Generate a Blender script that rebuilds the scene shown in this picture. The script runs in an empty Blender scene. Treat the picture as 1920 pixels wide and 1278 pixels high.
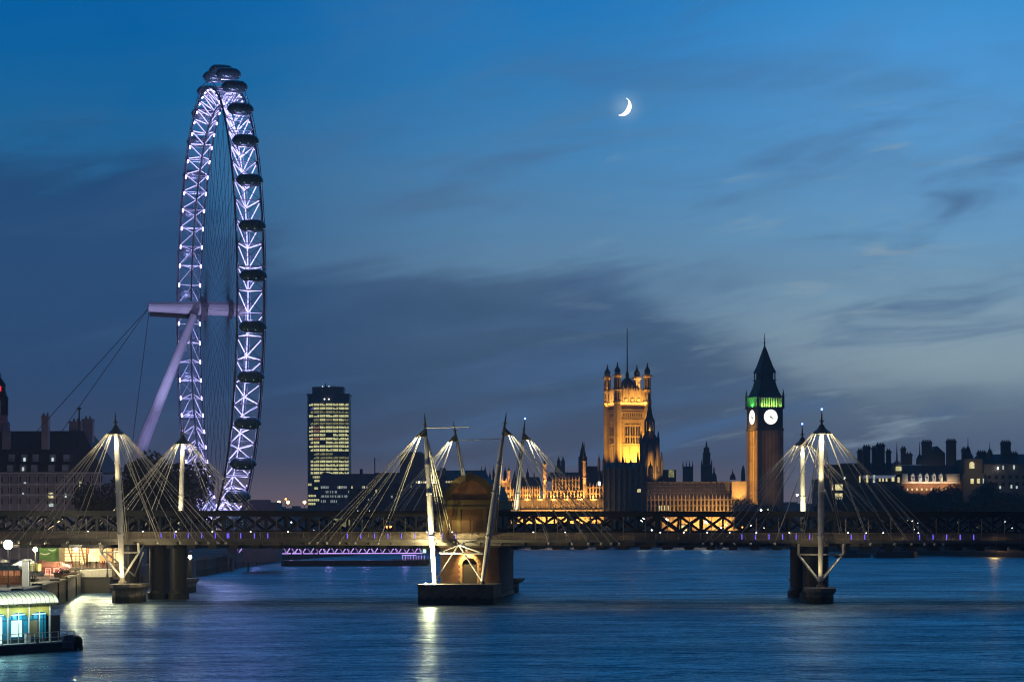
import bpy, math, random
from mathutils import Vector
random.seed(7)
R = math.radians
SC = bpy.context.scene
COL = SC.collection

# ------------------------------------------------------------------ camera
# eye 16 m above the river, level gaze straight up the river (+Y); 1920 px wide frame, focal 4032 px
FPX, HEYE, PX0, PY0 = 4032.0, 16.0, 960.0, 976.0
cam = bpy.data.objects.new('camera', bpy.data.cameras.new('camera'))
COL.objects.link(cam)
cam.location = (0, 0, HEYE)
cam.rotation_euler = (R(90), R(0.15), 0)
cam.data.sensor_width = 36
cam.data.lens = FPX / 1920 * 36
cam.data.shift_y = (PY0 - 639.0) / 1920
cam.data.clip_start = 1
cam.data.clip_end = 30000
SC.camera = cam
SC.render.engine = 'CYCLES'
SC.view_settings.view_transform = 'Standard'
SC.view_settings.look = 'None'
SC.view_settings.gamma = 1
SC.view_settings.exposure = 0
SC.cycles.use_denoising = True
SC.cycles.max_bounces = 5
SC.cycles.diffuse_bounces = 2
SC.cycles.glossy_bounces = 3
SC.cycles.transparent_max_bounces = 8
SC.cycles.sample_clamp_indirect = 4
SC.cycles.use_light_tree = True
SC.cycles.caustics_reflective = False
SC.cycles.caustics_refractive = False
SC.cycles.blur_glossy = 0.0
SC.cycles.filter_width = 1.15

def lin(r, g, b):
    f = lambda c: (c / 255 / 12.92) if c / 255 <= 0.04045 else ((c / 255 + 0.055) / 1.055) ** 2.4
    return (f(r), f(g), f(b), 1)

class NT:
    """small node-tree writer"""
    def __init__(s, tree):
        s.t = tree
    def new(s, kind, **kw):
        n = s.t.nodes.new(kind)
        for k, v in kw.items():
            setattr(n, k, v)
        return n
    def put(s, sock, v):
        if hasattr(v, 'is_output'):
            s.t.links.new(v, sock)
        elif v is not None:
            sock.default_value = v
    def m(s, op, a, b=None, c=None, clamp=False):
        n = s.new('ShaderNodeMath', operation=op, use_clamp=clamp)
        for i, v in enumerate((a, b, c)):
            if v is not None:
                s.put(n.inputs[i], v)
        return n.outputs[0]
    def mix(s, fac, a, b, mode='MIX'):
        n = s.new('ShaderNodeMix', data_type='RGBA', blend_type=mode)
        s.put(n.inputs[0], fac); s.put(n.inputs[6], a); s.put(n.inputs[7], b)
        return n.outputs[2]
    def ramp(s, fac, stops, interp='LINEAR'):
        n = s.new('ShaderNodeValToRGB')
        e = n.color_ramp
        e.interpolation = interp
        while len(e.elements) < len(stops):
            e.elements.new(0.5)
        for el, (p, c) in zip(e.elements, stops):
            el.position = p
            el.color = c if hasattr(c, '__len__') else (c, c, c, 1)
        s.put(n.inputs[0], fac)
        return n.outputs[0]
    def noise(s, vec, scale, detail=3, rough=0.5, dist=0.0):
        n = s.new('ShaderNodeTexNoise')
        s.put(n.inputs['Vector'], vec)
        n.inputs['Scale'].default_value = scale
        n.inputs['Detail'].default_value = detail
        n.inputs['Roughness'].default_value = rough
        n.inputs['Distortion'].default_value = dist
        return n.outputs[0]
    def comb(s, x, y, z):
        n = s.new('ShaderNodeCombineXYZ')
        for i, v in enumerate((x, y, z)):
            s.put(n.inputs[i], v)
        return n.outputs[0]
    def sstep(s, v, a, b):
        n = s.new('ShaderNodeMapRange', interpolation_type='SMOOTHSTEP')
        s.put(n.inputs[0], v); n.inputs[1].default_value = a; n.inputs[2].default_value = b
        n.inputs[3].default_value = 0; n.inputs[4].default_value = 1
        return n.outputs[0]

# ------------------------------------------------------------------ dusk sky (by compass bearing and elevation)
world = bpy.data.worlds.new('World')
SC.world = world
world.use_nodes = True
world.cycles.sampling_method = 'MANUAL'
world.cycles.sample_map_resolution = 512
w = NT(world.node_tree)
for n in list(world.node_tree.nodes):
    world.node_tree.nodes.remove(n)
tc = w.new('ShaderNodeTexCoord').outputs['Generated']
sep = w.new('ShaderNodeSeparateXYZ'); w.put(sep.inputs[0], tc)
dx, dy, dz = sep.outputs
yy = w.m('MAXIMUM', dy, 0.15)
U = w.m('DIVIDE', dx, yy)             # tangent of bearing, -0.24 .. 0.24 in view
V = w.m('DIVIDE', dz, yy)             # tangent of elevation, 0 .. 0.242 in view
Un = w.m('MULTIPLY_ADD', U, 1 / 0.476, 0.5, clamp=True)
Vn = w.m('MULTIPLY', V, 1 / 0.6, clamp=True)
def vy(py): return max(0.0, (976 - py) / 4032 / 0.6)
leftc = w.ramp(Vn, [(vy(965), lin(76, 68, 86)), (vy(880), lin(60, 66, 95)), (vy(720), lin(49, 69, 110)), (vy(520), lin(44, 80, 126)),
                    (vy(330), lin(36, 92, 142)), (vy(200), lin(14, 94, 152)), (vy(0), lin(0, 90, 158)), (0.50, lin(0, 104, 178)), (0.8, lin(0, 110, 186)), (1.0, lin(0, 104, 180))])
midc = w.ramp(Vn, [(vy(965), lin(88, 80, 96)), (vy(880), lin(80, 82, 106)), (vy(700), lin(84, 100, 132)), (vy(500), lin(98, 130, 165)),
                   (vy(330), lin(74, 128, 180)), (vy(150), lin(48, 118, 180)), (vy(0), lin(28, 112, 182)), (0.48, lin(0, 114, 186)), (0.8, lin(0, 114, 190)), (1.0, lin(0, 106, 180))])
rightc = w.ramp(Vn, [(vy(965), lin(84, 88, 106)), (vy(850), lin(86, 98, 126)), (vy(690), lin(140, 153, 168)), (vy(600), lin(138, 158, 178)),
                     (vy(450), lin(108, 150, 192)), (vy(280), lin(92, 148, 204)), (vy(80), lin(72, 142, 208)), (0.48, lin(10, 126, 198)), (0.62, lin(0, 122, 198)), (1.0, lin(0, 108, 182))])
sky = w.mix(w.sstep(Un, 0.12, 0.55), leftc, midc)
sky = w.mix(w.sstep(Un, 0.5, 0.95), sky, rightc)
# slanting wisps
slant = w.m('SUBTRACT', V, w.m('MULTIPLY', U, 0.16))
wv = w.comb(w.m('MULTIPLY', U, 9.0), w.m('MULTIPLY', slant, 46.0), 1.7)
wn = w.noise(wv, 1.0, 5, 0.55, 0.5)
wv2 = w.comb(w.m('MULTIPLY', U, 20.0), w.m('MULTIPLY', slant, 110.0), 4.1)
wn2 = w.noise(wv2, 1.0, 5, 0.6, 0.3)
lowsky = w.m('SUBTRACT', 1.0, w.sstep(V, 0.13, 0.24))
# grey cloud bank low in the sky, its upper edge sinks towards the bright west
edge = w.ramp(Un, [(0.0, 0.172 * 4), (0.16, 0.168 * 4), (0.22, 0.140 * 4), (0.3, 0.126 * 4), (0.45, 0.121 * 4), (0.565, 0.118 * 4), (0.62, 0.105 * 4), (0.72, 0.084 * 4), (0.8, 0.068 * 4), (1.0, 0.066 * 4)])
edge = w.m('MULTIPLY', edge, 0.25)
ev = w.m('SUBTRACT', edge, V)
ev = w.m('ADD', ev, w.m('MULTIPLY', w.m('SUBTRACT', wn, 0.5), w.m('MULTIPLY_ADD', w.sstep(Un, 0.45, 0.7), -0.03, 0.075)))
ev = w.m('ADD', ev, w.m('MULTIPLY', w.m('SUBTRACT', wn2, 0.5), 0.03))
bank = w.sstep(ev, -0.012, 0.016)
bankc_l = w.ramp(Vn, [(vy(968), lin(112, 86, 88)), (vy(860), lin(62, 67, 92)), (vy(720), lin(46, 68, 106)), (vy(500), lin(38, 70, 114)), (vy(280), lin(26, 70, 118))])
bankc_r = w.ramp(Vn, [(vy(968), lin(108, 88, 94)), (vy(860), lin(72, 76, 99)), (vy(720), lin(61, 81, 112)), (vy(560), lin(62, 86, 120)), (vy(480), lin(76, 100, 134))])
bankc = w.mix(w.sstep(Un, 0.18, 0.5), bankc_l, bankc_r)
sky = w.mix(w.m('MULTIPLY', bank, w.m('SUBTRACT', 1.0, w.m('MULTIPLY', w.sstep(Un, 0.55, 0.9), 0.5))), sky, bankc)
dark = w.m('MULTIPLY', w.sstep(wn, 0.47, 0.80), w.m('MULTIPLY_ADD', lowsky, 0.72, 0.25))
dark = w.m('MULTIPLY', dark, w.m('MULTIPLY_ADD', w.sstep(Un, 0.2, 0.6), 0.7, 0.3))
sky = w.mix(dark, sky, lin(72, 98, 140))
wv3 = w.comb(w.m('MULTIPLY', U, 5.0), w.m('MULTIPLY', slant, 19.0), 8.3)
wn3 = w.noise(wv3, 1.0, 6, 0.58, 0.8)
soft = w.m('MULTIPLY', w.m('MULTIPLY', w.sstep(wn3, 0.40, 0.68), w.m('MULTIPLY_ADD', w.sstep(Un, 0.12, 0.5), 0.85, 0.15)), w.m('MULTIPLY', w.sstep(V, 0.05, 0.13), w.m('SUBTRACT', 1.0, w.sstep(V, 0.17, 0.30))))
sky = w.mix(w.m('MULTIPLY', soft, 0.36), sky, lin(88, 114, 146))
pale = w.m('MULTIPLY', w.sstep(wn2, 0.54, 0.78), w.m('MULTIPLY', lowsky, w.sstep(Un, 0.4, 0.9)))
sky = w.mix(w.m('MULTIPLY', pale, 0.62), sky, lin(146, 160, 176))
sky = w.mix(1.0, sky, (0.93, 1.035, 0.975, 1), 'MULTIPLY')
# thin bright air round the moon
mu, mv = (1176 - 960) / 4032, (976 - 202) / 4032
du = w.m('SUBTRACT', U, mu); dv = w.m('SUBTRACT', V, mv)
r2 = w.m('ADD', w.m('MULTIPLY', du, du), w.m('MULTIPLY', dv, dv))
aur = w.m('EXPONENT', w.m('MULTIPLY', r2, -1 / (0.0052 ** 2)))
sky = w.mix(w.m('MULTIPLY', aur, 0.34), sky, lin(170, 200, 225))
# overhead and behind the viewer the night has come
sky = w.mix(w.sstep(dy, 0.05, 0.62), lin(32, 38, 60), sky)
bg = w.new('ShaderNodeBackground'); w.put(bg.inputs[0], sky)
w.put(bg.inputs[1], w.m('MULTIPLY_ADD', w.m('SUBTRACT', 1.0, w.sstep(V, 0.0, 0.16)), 0.20, 1.13))
wo = w.new('ShaderNodeOutputWorld'); w.t.links.new(bg.outputs[0], wo.inputs[0])

# ------------------------------------------------------------------ helpers
def X(px, D): return (px - PX0) * D / FPX
def Z(py, D): return HEYE + (PY0 - py) * D / FPX
def P(px, py, D): return Vector((X(px, D), D, Z(py, D)))

MATS = {}
def mat(name, col, rough=0.7, metal=0.0, var=0.25, scale=0.6, bump=0.0, spec=0.5, coat=0.0):
    m = bpy.data.materials.new(name); m.use_nodes = True
    t = NT(m.node_tree); b = m.node_tree.nodes['Principled BSDF']
    co = t.new('ShaderNodeTexCoord').outputs['Object']
    nz = t.noise(co, scale, 5, 0.6)
    c = (*col[:3], 1)
    lo = tuple(x * (1 - var) for x in col[:3]) + (1,); hi = tuple(min(1, x * (1 + var)) for x in col[:3]) + (1,)
    t.put(b.inputs['Base Color'], t.ramp(nz, [(0.3, lo), (0.7, hi)]))
    b.inputs['Roughness'].default_value = rough; b.inputs['Metallic'].default_value = metal
    b.inputs['Specular IOR Level'].default_value = spec
    if bump:
        bn = t.new('ShaderNodeBump'); bn.inputs['Strength'].default_value = bump
        t.put(bn.inputs['Height'], t.noise(co, scale * 6, 4)); t.put(b.inputs['Normal'], bn.outputs[0])
    MATS[name] = m
    return m
def emis(name, col, strength=1.0, nee=False, var=0.0, scale=0.5):
    m = bpy.data.materials.new(name); m.use_nodes = True
    t = NT(m.node_tree); b = m.node_tree.nodes['Principled BSDF']
    b.inputs['Base Color'].default_value = (0.05, 0.05, 0.05, 1)
    c = (*col[:3], 1)
    if var:
        co = t.new('ShaderNodeTexCoord').outputs['Object']
        nz = t.noise(co, scale, 3, 0.6)
        t.put(b.inputs['Emission Color'], t.ramp(nz, [(0.35, tuple(x * (1 - var) for x in c[:3]) + (1,)), (0.65, c)]))
    else:
        b.inputs['Emission Color'].default_value = c
    b.inputs['Emission Strength'].default_value = strength
    m.cycles.emission_sampling = 'FRONT' if nee else 'NONE'
    MATS[name] = m
    return m
def masonry(name, c1, c2, sx, sy, mortar=(0.25, 0.22, 0.2), bump=0.3):
    m = bpy.data.materials.new(name); m.use_nodes = True
    t = NT(m.node_tree); b = m.node_tree.nodes['Principled BSDF']
    geo = t.new('ShaderNodeTexCoord').outputs['Object']
    s = t.new('ShaderNodeSeparateXYZ'); t.put(s.inputs[0], geo)
    v = t.comb(t.m('ADD', s.outputs[0], t.m('MULTIPLY', s.outputs[1], 0.83)), s.outputs[2], 0.0)
    br = t.new('ShaderNodeTexBrick'); t.put(br.inputs['Vector'], v)
    br.inputs['Color1'].default_value = (*c1, 1); br.inputs['Color2'].default_value = (*c2, 1); br.inputs['Mortar'].default_value = (*mortar, 1)
    br.inputs['Scale'].default_value = 1.0; br.inputs['Brick Width'].default_value = sx; br.inputs['Row Height'].default_value = sy
    br.inputs['Mortar Size'].default_value = sy * 0.06
    nz = t.noise(geo, 0.35, 5, 0.65)
    t.put(b.inputs['Base Color'], t.mix(1.0, br.outputs[0], t.ramp(nz, [(0.3, (0.55, 0.55, 0.55, 1)), (0.7, (1.1, 1.1, 1.1, 1))]), 'MULTIPLY'))
    b.inputs['Roughness'].default_value = 0.85
    bn = t.new('ShaderNodeBump'); bn.inputs['Strength'].default_value = bump; t.put(bn.inputs['Height'], br.outputs['Fac']); bn.invert = True
    t.put(b.inputs['Normal'], bn.outputs[0])
    MATS[name] = m
    return m

class Frame:
    """local x along ang, local y away, origin o"""
    def __init__(s, o=(0, 0, 0), ang=0.0):
        s.o = Vector(o); s.ax = Vector((math.cos(ang), math.sin(ang), 0)); s.ay = Vector((-math.sin(ang), math.cos(ang), 0))
    def __call__(s, x, y, z):
        return s.o + s.ax * x + s.ay * y + Vector((0, 0, z))

def tidal(name, base, wet=(0.02, 0.025, 0.012)):
    """weed and wet stain below the high-water mark"""
    t = NT(MATS[name].node_tree); b = t.t.nodes['Principled BSDF']
    src = b.inputs['Base Color'].links[0].from_socket
    s = t.new('ShaderNodeSeparateXYZ'); t.put(s.inputs[0], t.new('ShaderNodeNewGeometry').outputs['Position'])
    z = t.m('ADD', s.outputs[2], t.m('MULTIPLY', t.m('SUBTRACT', t.noise(t.new('ShaderNodeNewGeometry').outputs['Position'], 0.9, 4), 0.5), 1.6))
    t.put(b.inputs['Base Color'], t.mix(t.sstep(z, base - .4, base + .5), (*wet, 1), src))
class MB:
    def __init__(s, fr=None):
        s.v = []; s.f = []; s.fr = fr
    def add(s, vs, fs):
        b = len(s.v)
        if s.fr:
            vs = [s.fr(*p) for p in vs]
        s.v.extend(Vector(p) for p in vs)
        s.f.extend(tuple(b + i for i in f) for f in fs)
        return s
    def box(s, x0, x1, y0, y1, z0, z1):
        return s.add([(x0, y0, z0), (x1, y0, z0), (x1, y1, z0), (x0, y1, z0), (x0, y0, z1), (x1, y0, z1), (x1, y1, z1), (x0, y1, z1)],
                     [(0, 3, 2, 1), (4, 5, 6, 7), (0, 1, 5, 4), (1, 2, 6, 5), (2, 3, 7, 6), (3, 0, 4, 7)])
    def taper(s, x0, x1, y0, y1, z0, z1, ix, iy):
        return s.add([(x0, y0, z0), (x1, y0, z0), (x1, y1, z0), (x0, y1, z0), (x0 + ix, y0 + iy, z1), (x1 - ix, y0 + iy, z1), (x1 - ix, y1 - iy, z1), (x0 + ix, y1 - iy, z1)],
                     [(0, 3, 2, 1), (4, 5, 6, 7), (0, 1, 5, 4), (1, 2, 6, 5), (2, 3, 7, 6), (3, 0, 4, 7)])
    def prism(s, poly, d):
        """poly: coplanar 3d points, extruded by vector d"""
        n = len(poly); d = Vector(d)
        return s.add([Vector(p) for p in poly] + [Vector(p) + d for p in poly],
                     [tuple(range(n))[::-1], tuple(range(n, 2 * n))] + [(i, (i + 1) % n, n + (i + 1) % n, n + i) for i in range(n)])
    def tube(s, p, q, r0, r1=None, n=6):
        p = Vector(p); q = Vector(q); r1 = r0 if r1 is None else r1
        d = (q - p).normalized()
        a = d.cross(Vector((0, 0, 1)) if abs(d.z) < 0.9 else Vector((1, 0, 0))).normalized(); b = d.cross(a)
        vs = []
        for c, r in ((p, r0), (q, r1)):
            vs += [c + (a * math.cos(2 * math.pi * i / n) + b * math.sin(2 * math.pi * i / n)) * r for i in range(n)]
        return s.add(vs, [(i, (i + 1) % n, n + (i + 1) % n, n + i) for i in range(n)] + [tuple(range(n))[::-1], tuple(range(n, 2 * n))])
    def path(s, pts, r, n=6):
        for a, b in zip(pts, pts[1:]):
            s.tube(a, b, r, r, n)
        return s
    def lathe(s, prof, c=(0, 0, 0), n=12, ph=0.0, sx=1.0, sy=1.0):
        c = Vector(c); vs = []; fs = []
        for r, z in prof:
            vs += [c + Vector((r * sx * math.cos(ph + 2 * math.pi * i / n), r * sy * math.sin(ph + 2 * math.pi * i / n), z)) for i in range(n)]
        for k in range(len(prof) - 1):
            fs += [(k * n + i, k * n + (i + 1) % n, (k + 1) * n + (i + 1) % n, (k + 1) * n + i) for i in range(n)]
        fs += [tuple(range(n))[::-1], tuple(range((len(prof) - 1) * n, len(prof) * n))]
        return s.add(vs, fs)
    def ball(s, c, r, n=10, m=6, sz=1.0):
        return s.lathe([(r * math.sin(math.pi * (k + 0.02) / (m + 0.04)) , -r * sz * math.cos(math.pi * (k + 0.02) / (m + 0.04))) for k in range(m + 1)], c, n)
    def build(s, name, m, parent=None, smooth=False, origin=None):
        off = Vector((0, 0, 0))
        if parent is not None:
            o = parent
            while o is not None:
                off += o.location; o = o.parent
        elif origin is not None:
            off = Vector(origin)
        elif s.v:
            xs = [p.x for p in s.v]; ys = [p.y for p in s.v]; zs = [p.z for p in s.v]
            off = Vector(((min(xs) + max(xs)) / 2, (min(ys) + max(ys)) / 2, min(zs)))
        me = bpy.data.meshes.new(name)
        me.from_pydata([p - off for p in s.v], [], s.f)
        if smooth:
            me.polygons.foreach_set('use_smooth', [True] * len(me.polygons))
        me.materials.append(m if not isinstance(m, str) else MATS[m])
        ob = bpy.data.objects.new(name, me); COL.objects.link(ob)
        if parent is not None:
            ob.parent = parent
        else:
            ob.location = off
        return ob

def tag(o, label=None, cat=None, group=None, kind=None):
    if label: o['label'] = label
    if cat: o['category'] = cat
    if group: o['group'] = group
    if kind: o['kind'] = kind
    return o
def thing(name, loc, label, cat, group=None):
    o = bpy.data.objects.new(name, None); COL.objects.link(o); o.location = loc; o.empty_display_size = 0.5
    return tag(o, label, cat, group)
def copy_tree(o, parent=None):
    c = o.copy(); COL.objects.link(c)
    if parent is not None:
        c.parent = parent
    for ch in list(o.children):
        copy_tree(ch, c)
    return c
def wloc(o):
    v = Vector((0, 0, 0))
    while o is not None:
        v += o.location; o = o.parent
    return v
def lamp(kind, pos, power, col, parent=None, aim=None, size=1.0, angle=60, blend=0.8, sx=1, sy=1, spread=180):
    d = bpy.data.lights.new('flood_or_fill_light', kind); d.energy = power; d.color = col[:3]
    if kind == 'AREA':
        d.shape = 'RECTANGLE'; d.size = sx; d.size_y = sy; d.spread = R(spread)
    else:
        d.shadow_soft_size = size
    if kind == 'SPOT':
        d.spot_size = R(angle); d.spot_blend = blend
    o = bpy.data.objects.new('flood_or_fill_light', d); COL.objects.link(o)
    o.location = Vector(pos) - (wloc(parent) if parent else Vector((0, 0, 0)))
    if parent: o.parent = parent
    if aim is not None:
        o.rotation_euler = (Vector(aim) - Vector(pos)).to_track_quat('-Z', 'Y').to_euler()
    return o

# ------------------------------------------------------------------ materials
mat('dark_stone', (0.10, 0.085, 0.075), 0.9, var=0.35, scale=0.08, bump=0.2)
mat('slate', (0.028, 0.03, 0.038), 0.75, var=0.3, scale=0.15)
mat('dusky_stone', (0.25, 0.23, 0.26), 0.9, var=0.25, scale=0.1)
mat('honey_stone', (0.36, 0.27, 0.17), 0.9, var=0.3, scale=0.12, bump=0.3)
mat('grey_stone', (0.24, 0.22, 0.22), 0.85, var=0.25, scale=0.1, bump=0.2)
mat('pale_stone', (0.42, 0.40, 0.38), 0.85, var=0.25, scale=0.2, bump=0.2)
mat('concrete', (0.20, 0.18, 0.15), 0.85, var=0.35, scale=0.5, bump=0.3)
mat('dark_iron', (0.012, 0.0115, 0.011), 0.6, var=0.3, scale=0.5)
mat('iron_pier', (0.011, 0.0105, 0.0105), 0.55, var=0.4, scale=0.3)
mat('white_steel', (0.74, 0.72, 0.66), 0.45, var=0.12, scale=0.8)
mat('wheel_steel', (0.38, 0.38, 0.42), 0.4, var=0.08, scale=0.5)
mat('wheel_chord', (0.10, 0.10, 0.13), 0.5, var=0.1, scale=0.5)
mat('cable_steel', (0.62, 0.59, 0.50), 0.5, var=0.1, scale=1.0)
mat('thin_cable', (0.05, 0.055, 0.07), 0.5, var=0.1, scale=1.0)
mat('olive_steel', (0.24, 0.22, 0.13), 0.5, var=0.2, scale=1.0)
mat('deck_steel', (0.22, 0.20, 0.17), 0.6, var=0.3, scale=0.3)
mat('rail_steel', (0.34, 0.27, 0.19), 0.4, var=0.2, scale=0.5)
mat('tower_cladding', (0.07, 0.08, 0.09), 0.5, var=0.2, scale=0.1)
mat('capsule_glass', (0.08, 0.17, 0.21), 0.10, var=0.3, scale=0.8, spec=0.9)
mat('grey_pane', (0.22, 0.26, 0.30), 0.4, var=0.3, scale=0.6)
mat('capsule_frame', (0.16, 0.18, 0.22), 0.4, var=0.1, scale=0.5)
mat('dark_glass', (0.018, 0.02, 0.024), 0.15, var=0.3, scale=0.3)
mat('bark', (0.05, 0.04, 0.03), 0.9, var=0.3, scale=2)
mat('dark_hull', (0.02, 0.02, 0.024), 0.5, var=0.3, scale=0.5)
mat('white_paint', (0.7, 0.7, 0.68), 0.4, var=0.12, scale=1)
mat('blue_panel', (0.02, 0.30, 0.52), 0.4, var=0.1, scale=1)
mat('yellow_panel', (0.34, 0.31, 0.08), 0.5, var=0.12, scale=1)
mat('roof_sheet', (0.62, 0.72, 0.58), 0.5, var=0.08, scale=1)
mat('rubber', (0.015, 0.015, 0.017), 0.8, var=0.3, scale=2)
mat('canvas_white', (0.7, 0.7, 0.64), 0.8, var=0.1, scale=1)
mat('red_tile', (0.42, 0.16, 0.10), 0.8, var=0.3, scale=2)
mat('timber', (0.16, 0.085, 0.05), 0.7, var=0.3, scale=2)
mat('green_canvas', (0.03, 0.08, 0.06), 0.8, var=0.2, scale=1)
masonry('brick', (0.23, 0.12, 0.065), (0.16, 0.075, 0.04), 0.9, 0.3, (0.12, 0.09, 0.06))
masonry('river_wall', (0.20, 0.175, 0.11), (0.15, 0.13, 0.09), 1.6, 0.6, (0.06, 0.055, 0.04))
tidal('concrete', 1.3); tidal('river_wall', 2.0); tidal('iron_pier', 1.5, (.006, .007, .004)); tidal('brick', 1.4); tidal('dark_hull', .5)
LAV = (0.47, 0.45, 1.0)
emis('rim_tube', (0.50, 0.47, 1.0), 2.1)
emis('cabin_glint', (0.6, 0.85, 1.0), 0.7)
emis('rim_lamp', (0.58, 0.48, 1.0), 9.0)
emis('clock_face', (1.0, 0.97, 0.82), 1.5)
emis('office_light', lin(238, 234, 165)[:3], 0.95, var=0.4, scale=0.5)
emis('office_dim', lin(190, 186, 125)[:3], 0.6, var=0.7, scale=0.6)
emis('ward_light', (0.8, 0.95, 0.9), 0.42, var=0.6, scale=0.7)
emis('office_pink', lin(225, 160, 120)[:3], 0.6, var=0.5, scale=0.4)
emis('office_blue', lin(120, 110, 230)[:3], 0.6)
emis('cool_window', (0.8, 0.95, 0.9), 0.9, var=0.5, scale=0.7)
emis('warm_window', (1.0, 0.86, 0.42), 1.0, var=0.5, scale=0.7)
emis('street_globe', (1.0, 0.93, 0.68), 30.0, nee=True)
emis('sodium_globe', (1.0, 0.55, 0.12), 22.0, nee=True)
emis('red_globe', (1.0, 0.25, 0.05), 8.0)
emis('white_point', (1.0, 0.97, 0.85), 5.0)
emis('kiosk_glow', (1.0, 0.36, 0.13), 0.42, var=0.5, scale=1.2)
emis('blue_point', (0.10, 0.18, 1.0), 10.0)
emis('blue_strip', (0.16, 0.12, 1.0), 1.6)
emis('violet_tube', (0.62, 0.36, 1.0), 1.6)
mat('panel_frame', (.03, .07, .10), .5, var=.2, scale=1)
emis('red_light', (1.0, 0.03, 0.05), 1.2)
emis('moonlight', (0.96, 1.0, 0.97), 2.2)
emis('shop_light', (1.0, 0.74, 0.30), 2.6, var=0.6, scale=0.35)
emis('shop_orange', (1.0, 0.38, 0.10), 1.8, var=0.5, scale=0.8)
emis('poster_light', (0.62, 1.0, 0.95), 1.3)
emis('neon_pink', (1.0, 0.42, 0.34), 1.5)
emis('rib_glow', (1.0, 0.36, 0.2), 0.35)
# ------------------------------------------------------------------ river
def water_mat():
    m = bpy.data.materials.new('river_water'); m.use_nodes = True
    t = NT(m.node_tree); b = m.node_tree.nodes['Principled BSDF']
    geo = t.new('ShaderNodeNewGeometry').outputs['Position']
    s = t.new('ShaderNodeSeparateXYZ'); t.put(s.inputs[0], geo)
    x, y = s.outputs[0], s.outputs[1]
    v1 = t.comb(t.m('MULTIPLY', x, 0.05), t.m('MULTIPLY', y, 0.10), 0.3)
    v2 = t.comb(t.m('MULTIPLY', x, 0.22), t.m('MULTIPLY', y, 0.30), 2.3)
    n1 = t.noise(v1, 1.0, 4, 0.55, 0.6); n2 = t.noise(v2, 1.0, 4, 0.6, 0.4)
    v4 = t.comb(t.m('MULTIPLY', x, 0.7), t.m('MULTIPLY', y, 0.9), 7.3)
    h = t.m('ADD', t.m('ADD', t.m('MULTIPLY', n1, 3.4), t.m('MULTIPLY', n2, 0.8)), t.m('MULTIPLY', t.noise(v4, 1.0, 3, 0.6), 0.14))
    bn = t.new('ShaderNodeBump'); bn.inputs['Strength'].default_value = 0.8; bn.inputs['Distance'].default_value = 1.0
    t.put(bn.inputs['Height'], h)
    n3 = t.noise(t.comb(t.m('MULTIPLY', x, 0.012), t.m('MULTIPLY', y, 0.02), 5.0), 1.0, 3, 0.5, 0.8)
    gl = t.new('ShaderNodeBsdfAnisotropic') if hasattr(bpy.types, 'ShaderNodeBsdfAnisotropic') else t.new('ShaderNodeBsdfGlossy')
    gl.inputs['Color'].default_value = (0.74, 0.95, 1.0, 1)
    t.put(gl.inputs['Roughness'], t.ramp(n3, [(0.3, 0.26), (0.7, 0.36)])); t.put(gl.inputs['Normal'], bn.outputs[0])
    df = t.new('ShaderNodeBsdfDiffuse'); df.inputs['Color'].default_value = (0.0005, 0.026, 0.07, 1)
    fr = t.new('ShaderNodeFresnel'); fr.inputs['IOR'].default_value = 1.34; t.put(fr.inputs['Normal'], bn.outputs[0])
    ms = t.new('ShaderNodeMixShader'); t.put(ms.inputs[0], t.m('MULTIPLY', fr.outputs[0], t.ramp(t.noise(t.comb(t.m('MULTIPLY', x, 0.022), t.m('MULTIPLY', y, 0.045), 11.0), 1.0, 5, 0.62, 1.2), [(0.34, 0.50), (0.66, 1.0)]))); t.t.links.new(df.outputs[0], ms.inputs[1]); t.t.links.new(gl.outputs[0], ms.inputs[2])
    out = [n for n in t.t.nodes if n.type == 'OUTPUT_MATERIAL'][0]; t.t.links.new(ms.outputs[0], out.inputs['Surface']); t.t.nodes.remove(b)
    MATS['river_water'] = m
water_mat()
mat('earth', (0.05, 0.045, 0.04), 0.95, var=0.3, scale=0.05)
mat('paving', (0.07, 0.062, 0.05), 0.9, var=0.25, scale=0.4)
riv = MB().add([(-1500, -60, 0), (1500, -60, 0), (1500, 3200, 0), (-1500, 3200, 0)], [(0, 1, 2, 3)]).build('river', 'river_water', origin=(0, 0, 0))
tag(riv, kind='structure')
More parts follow.
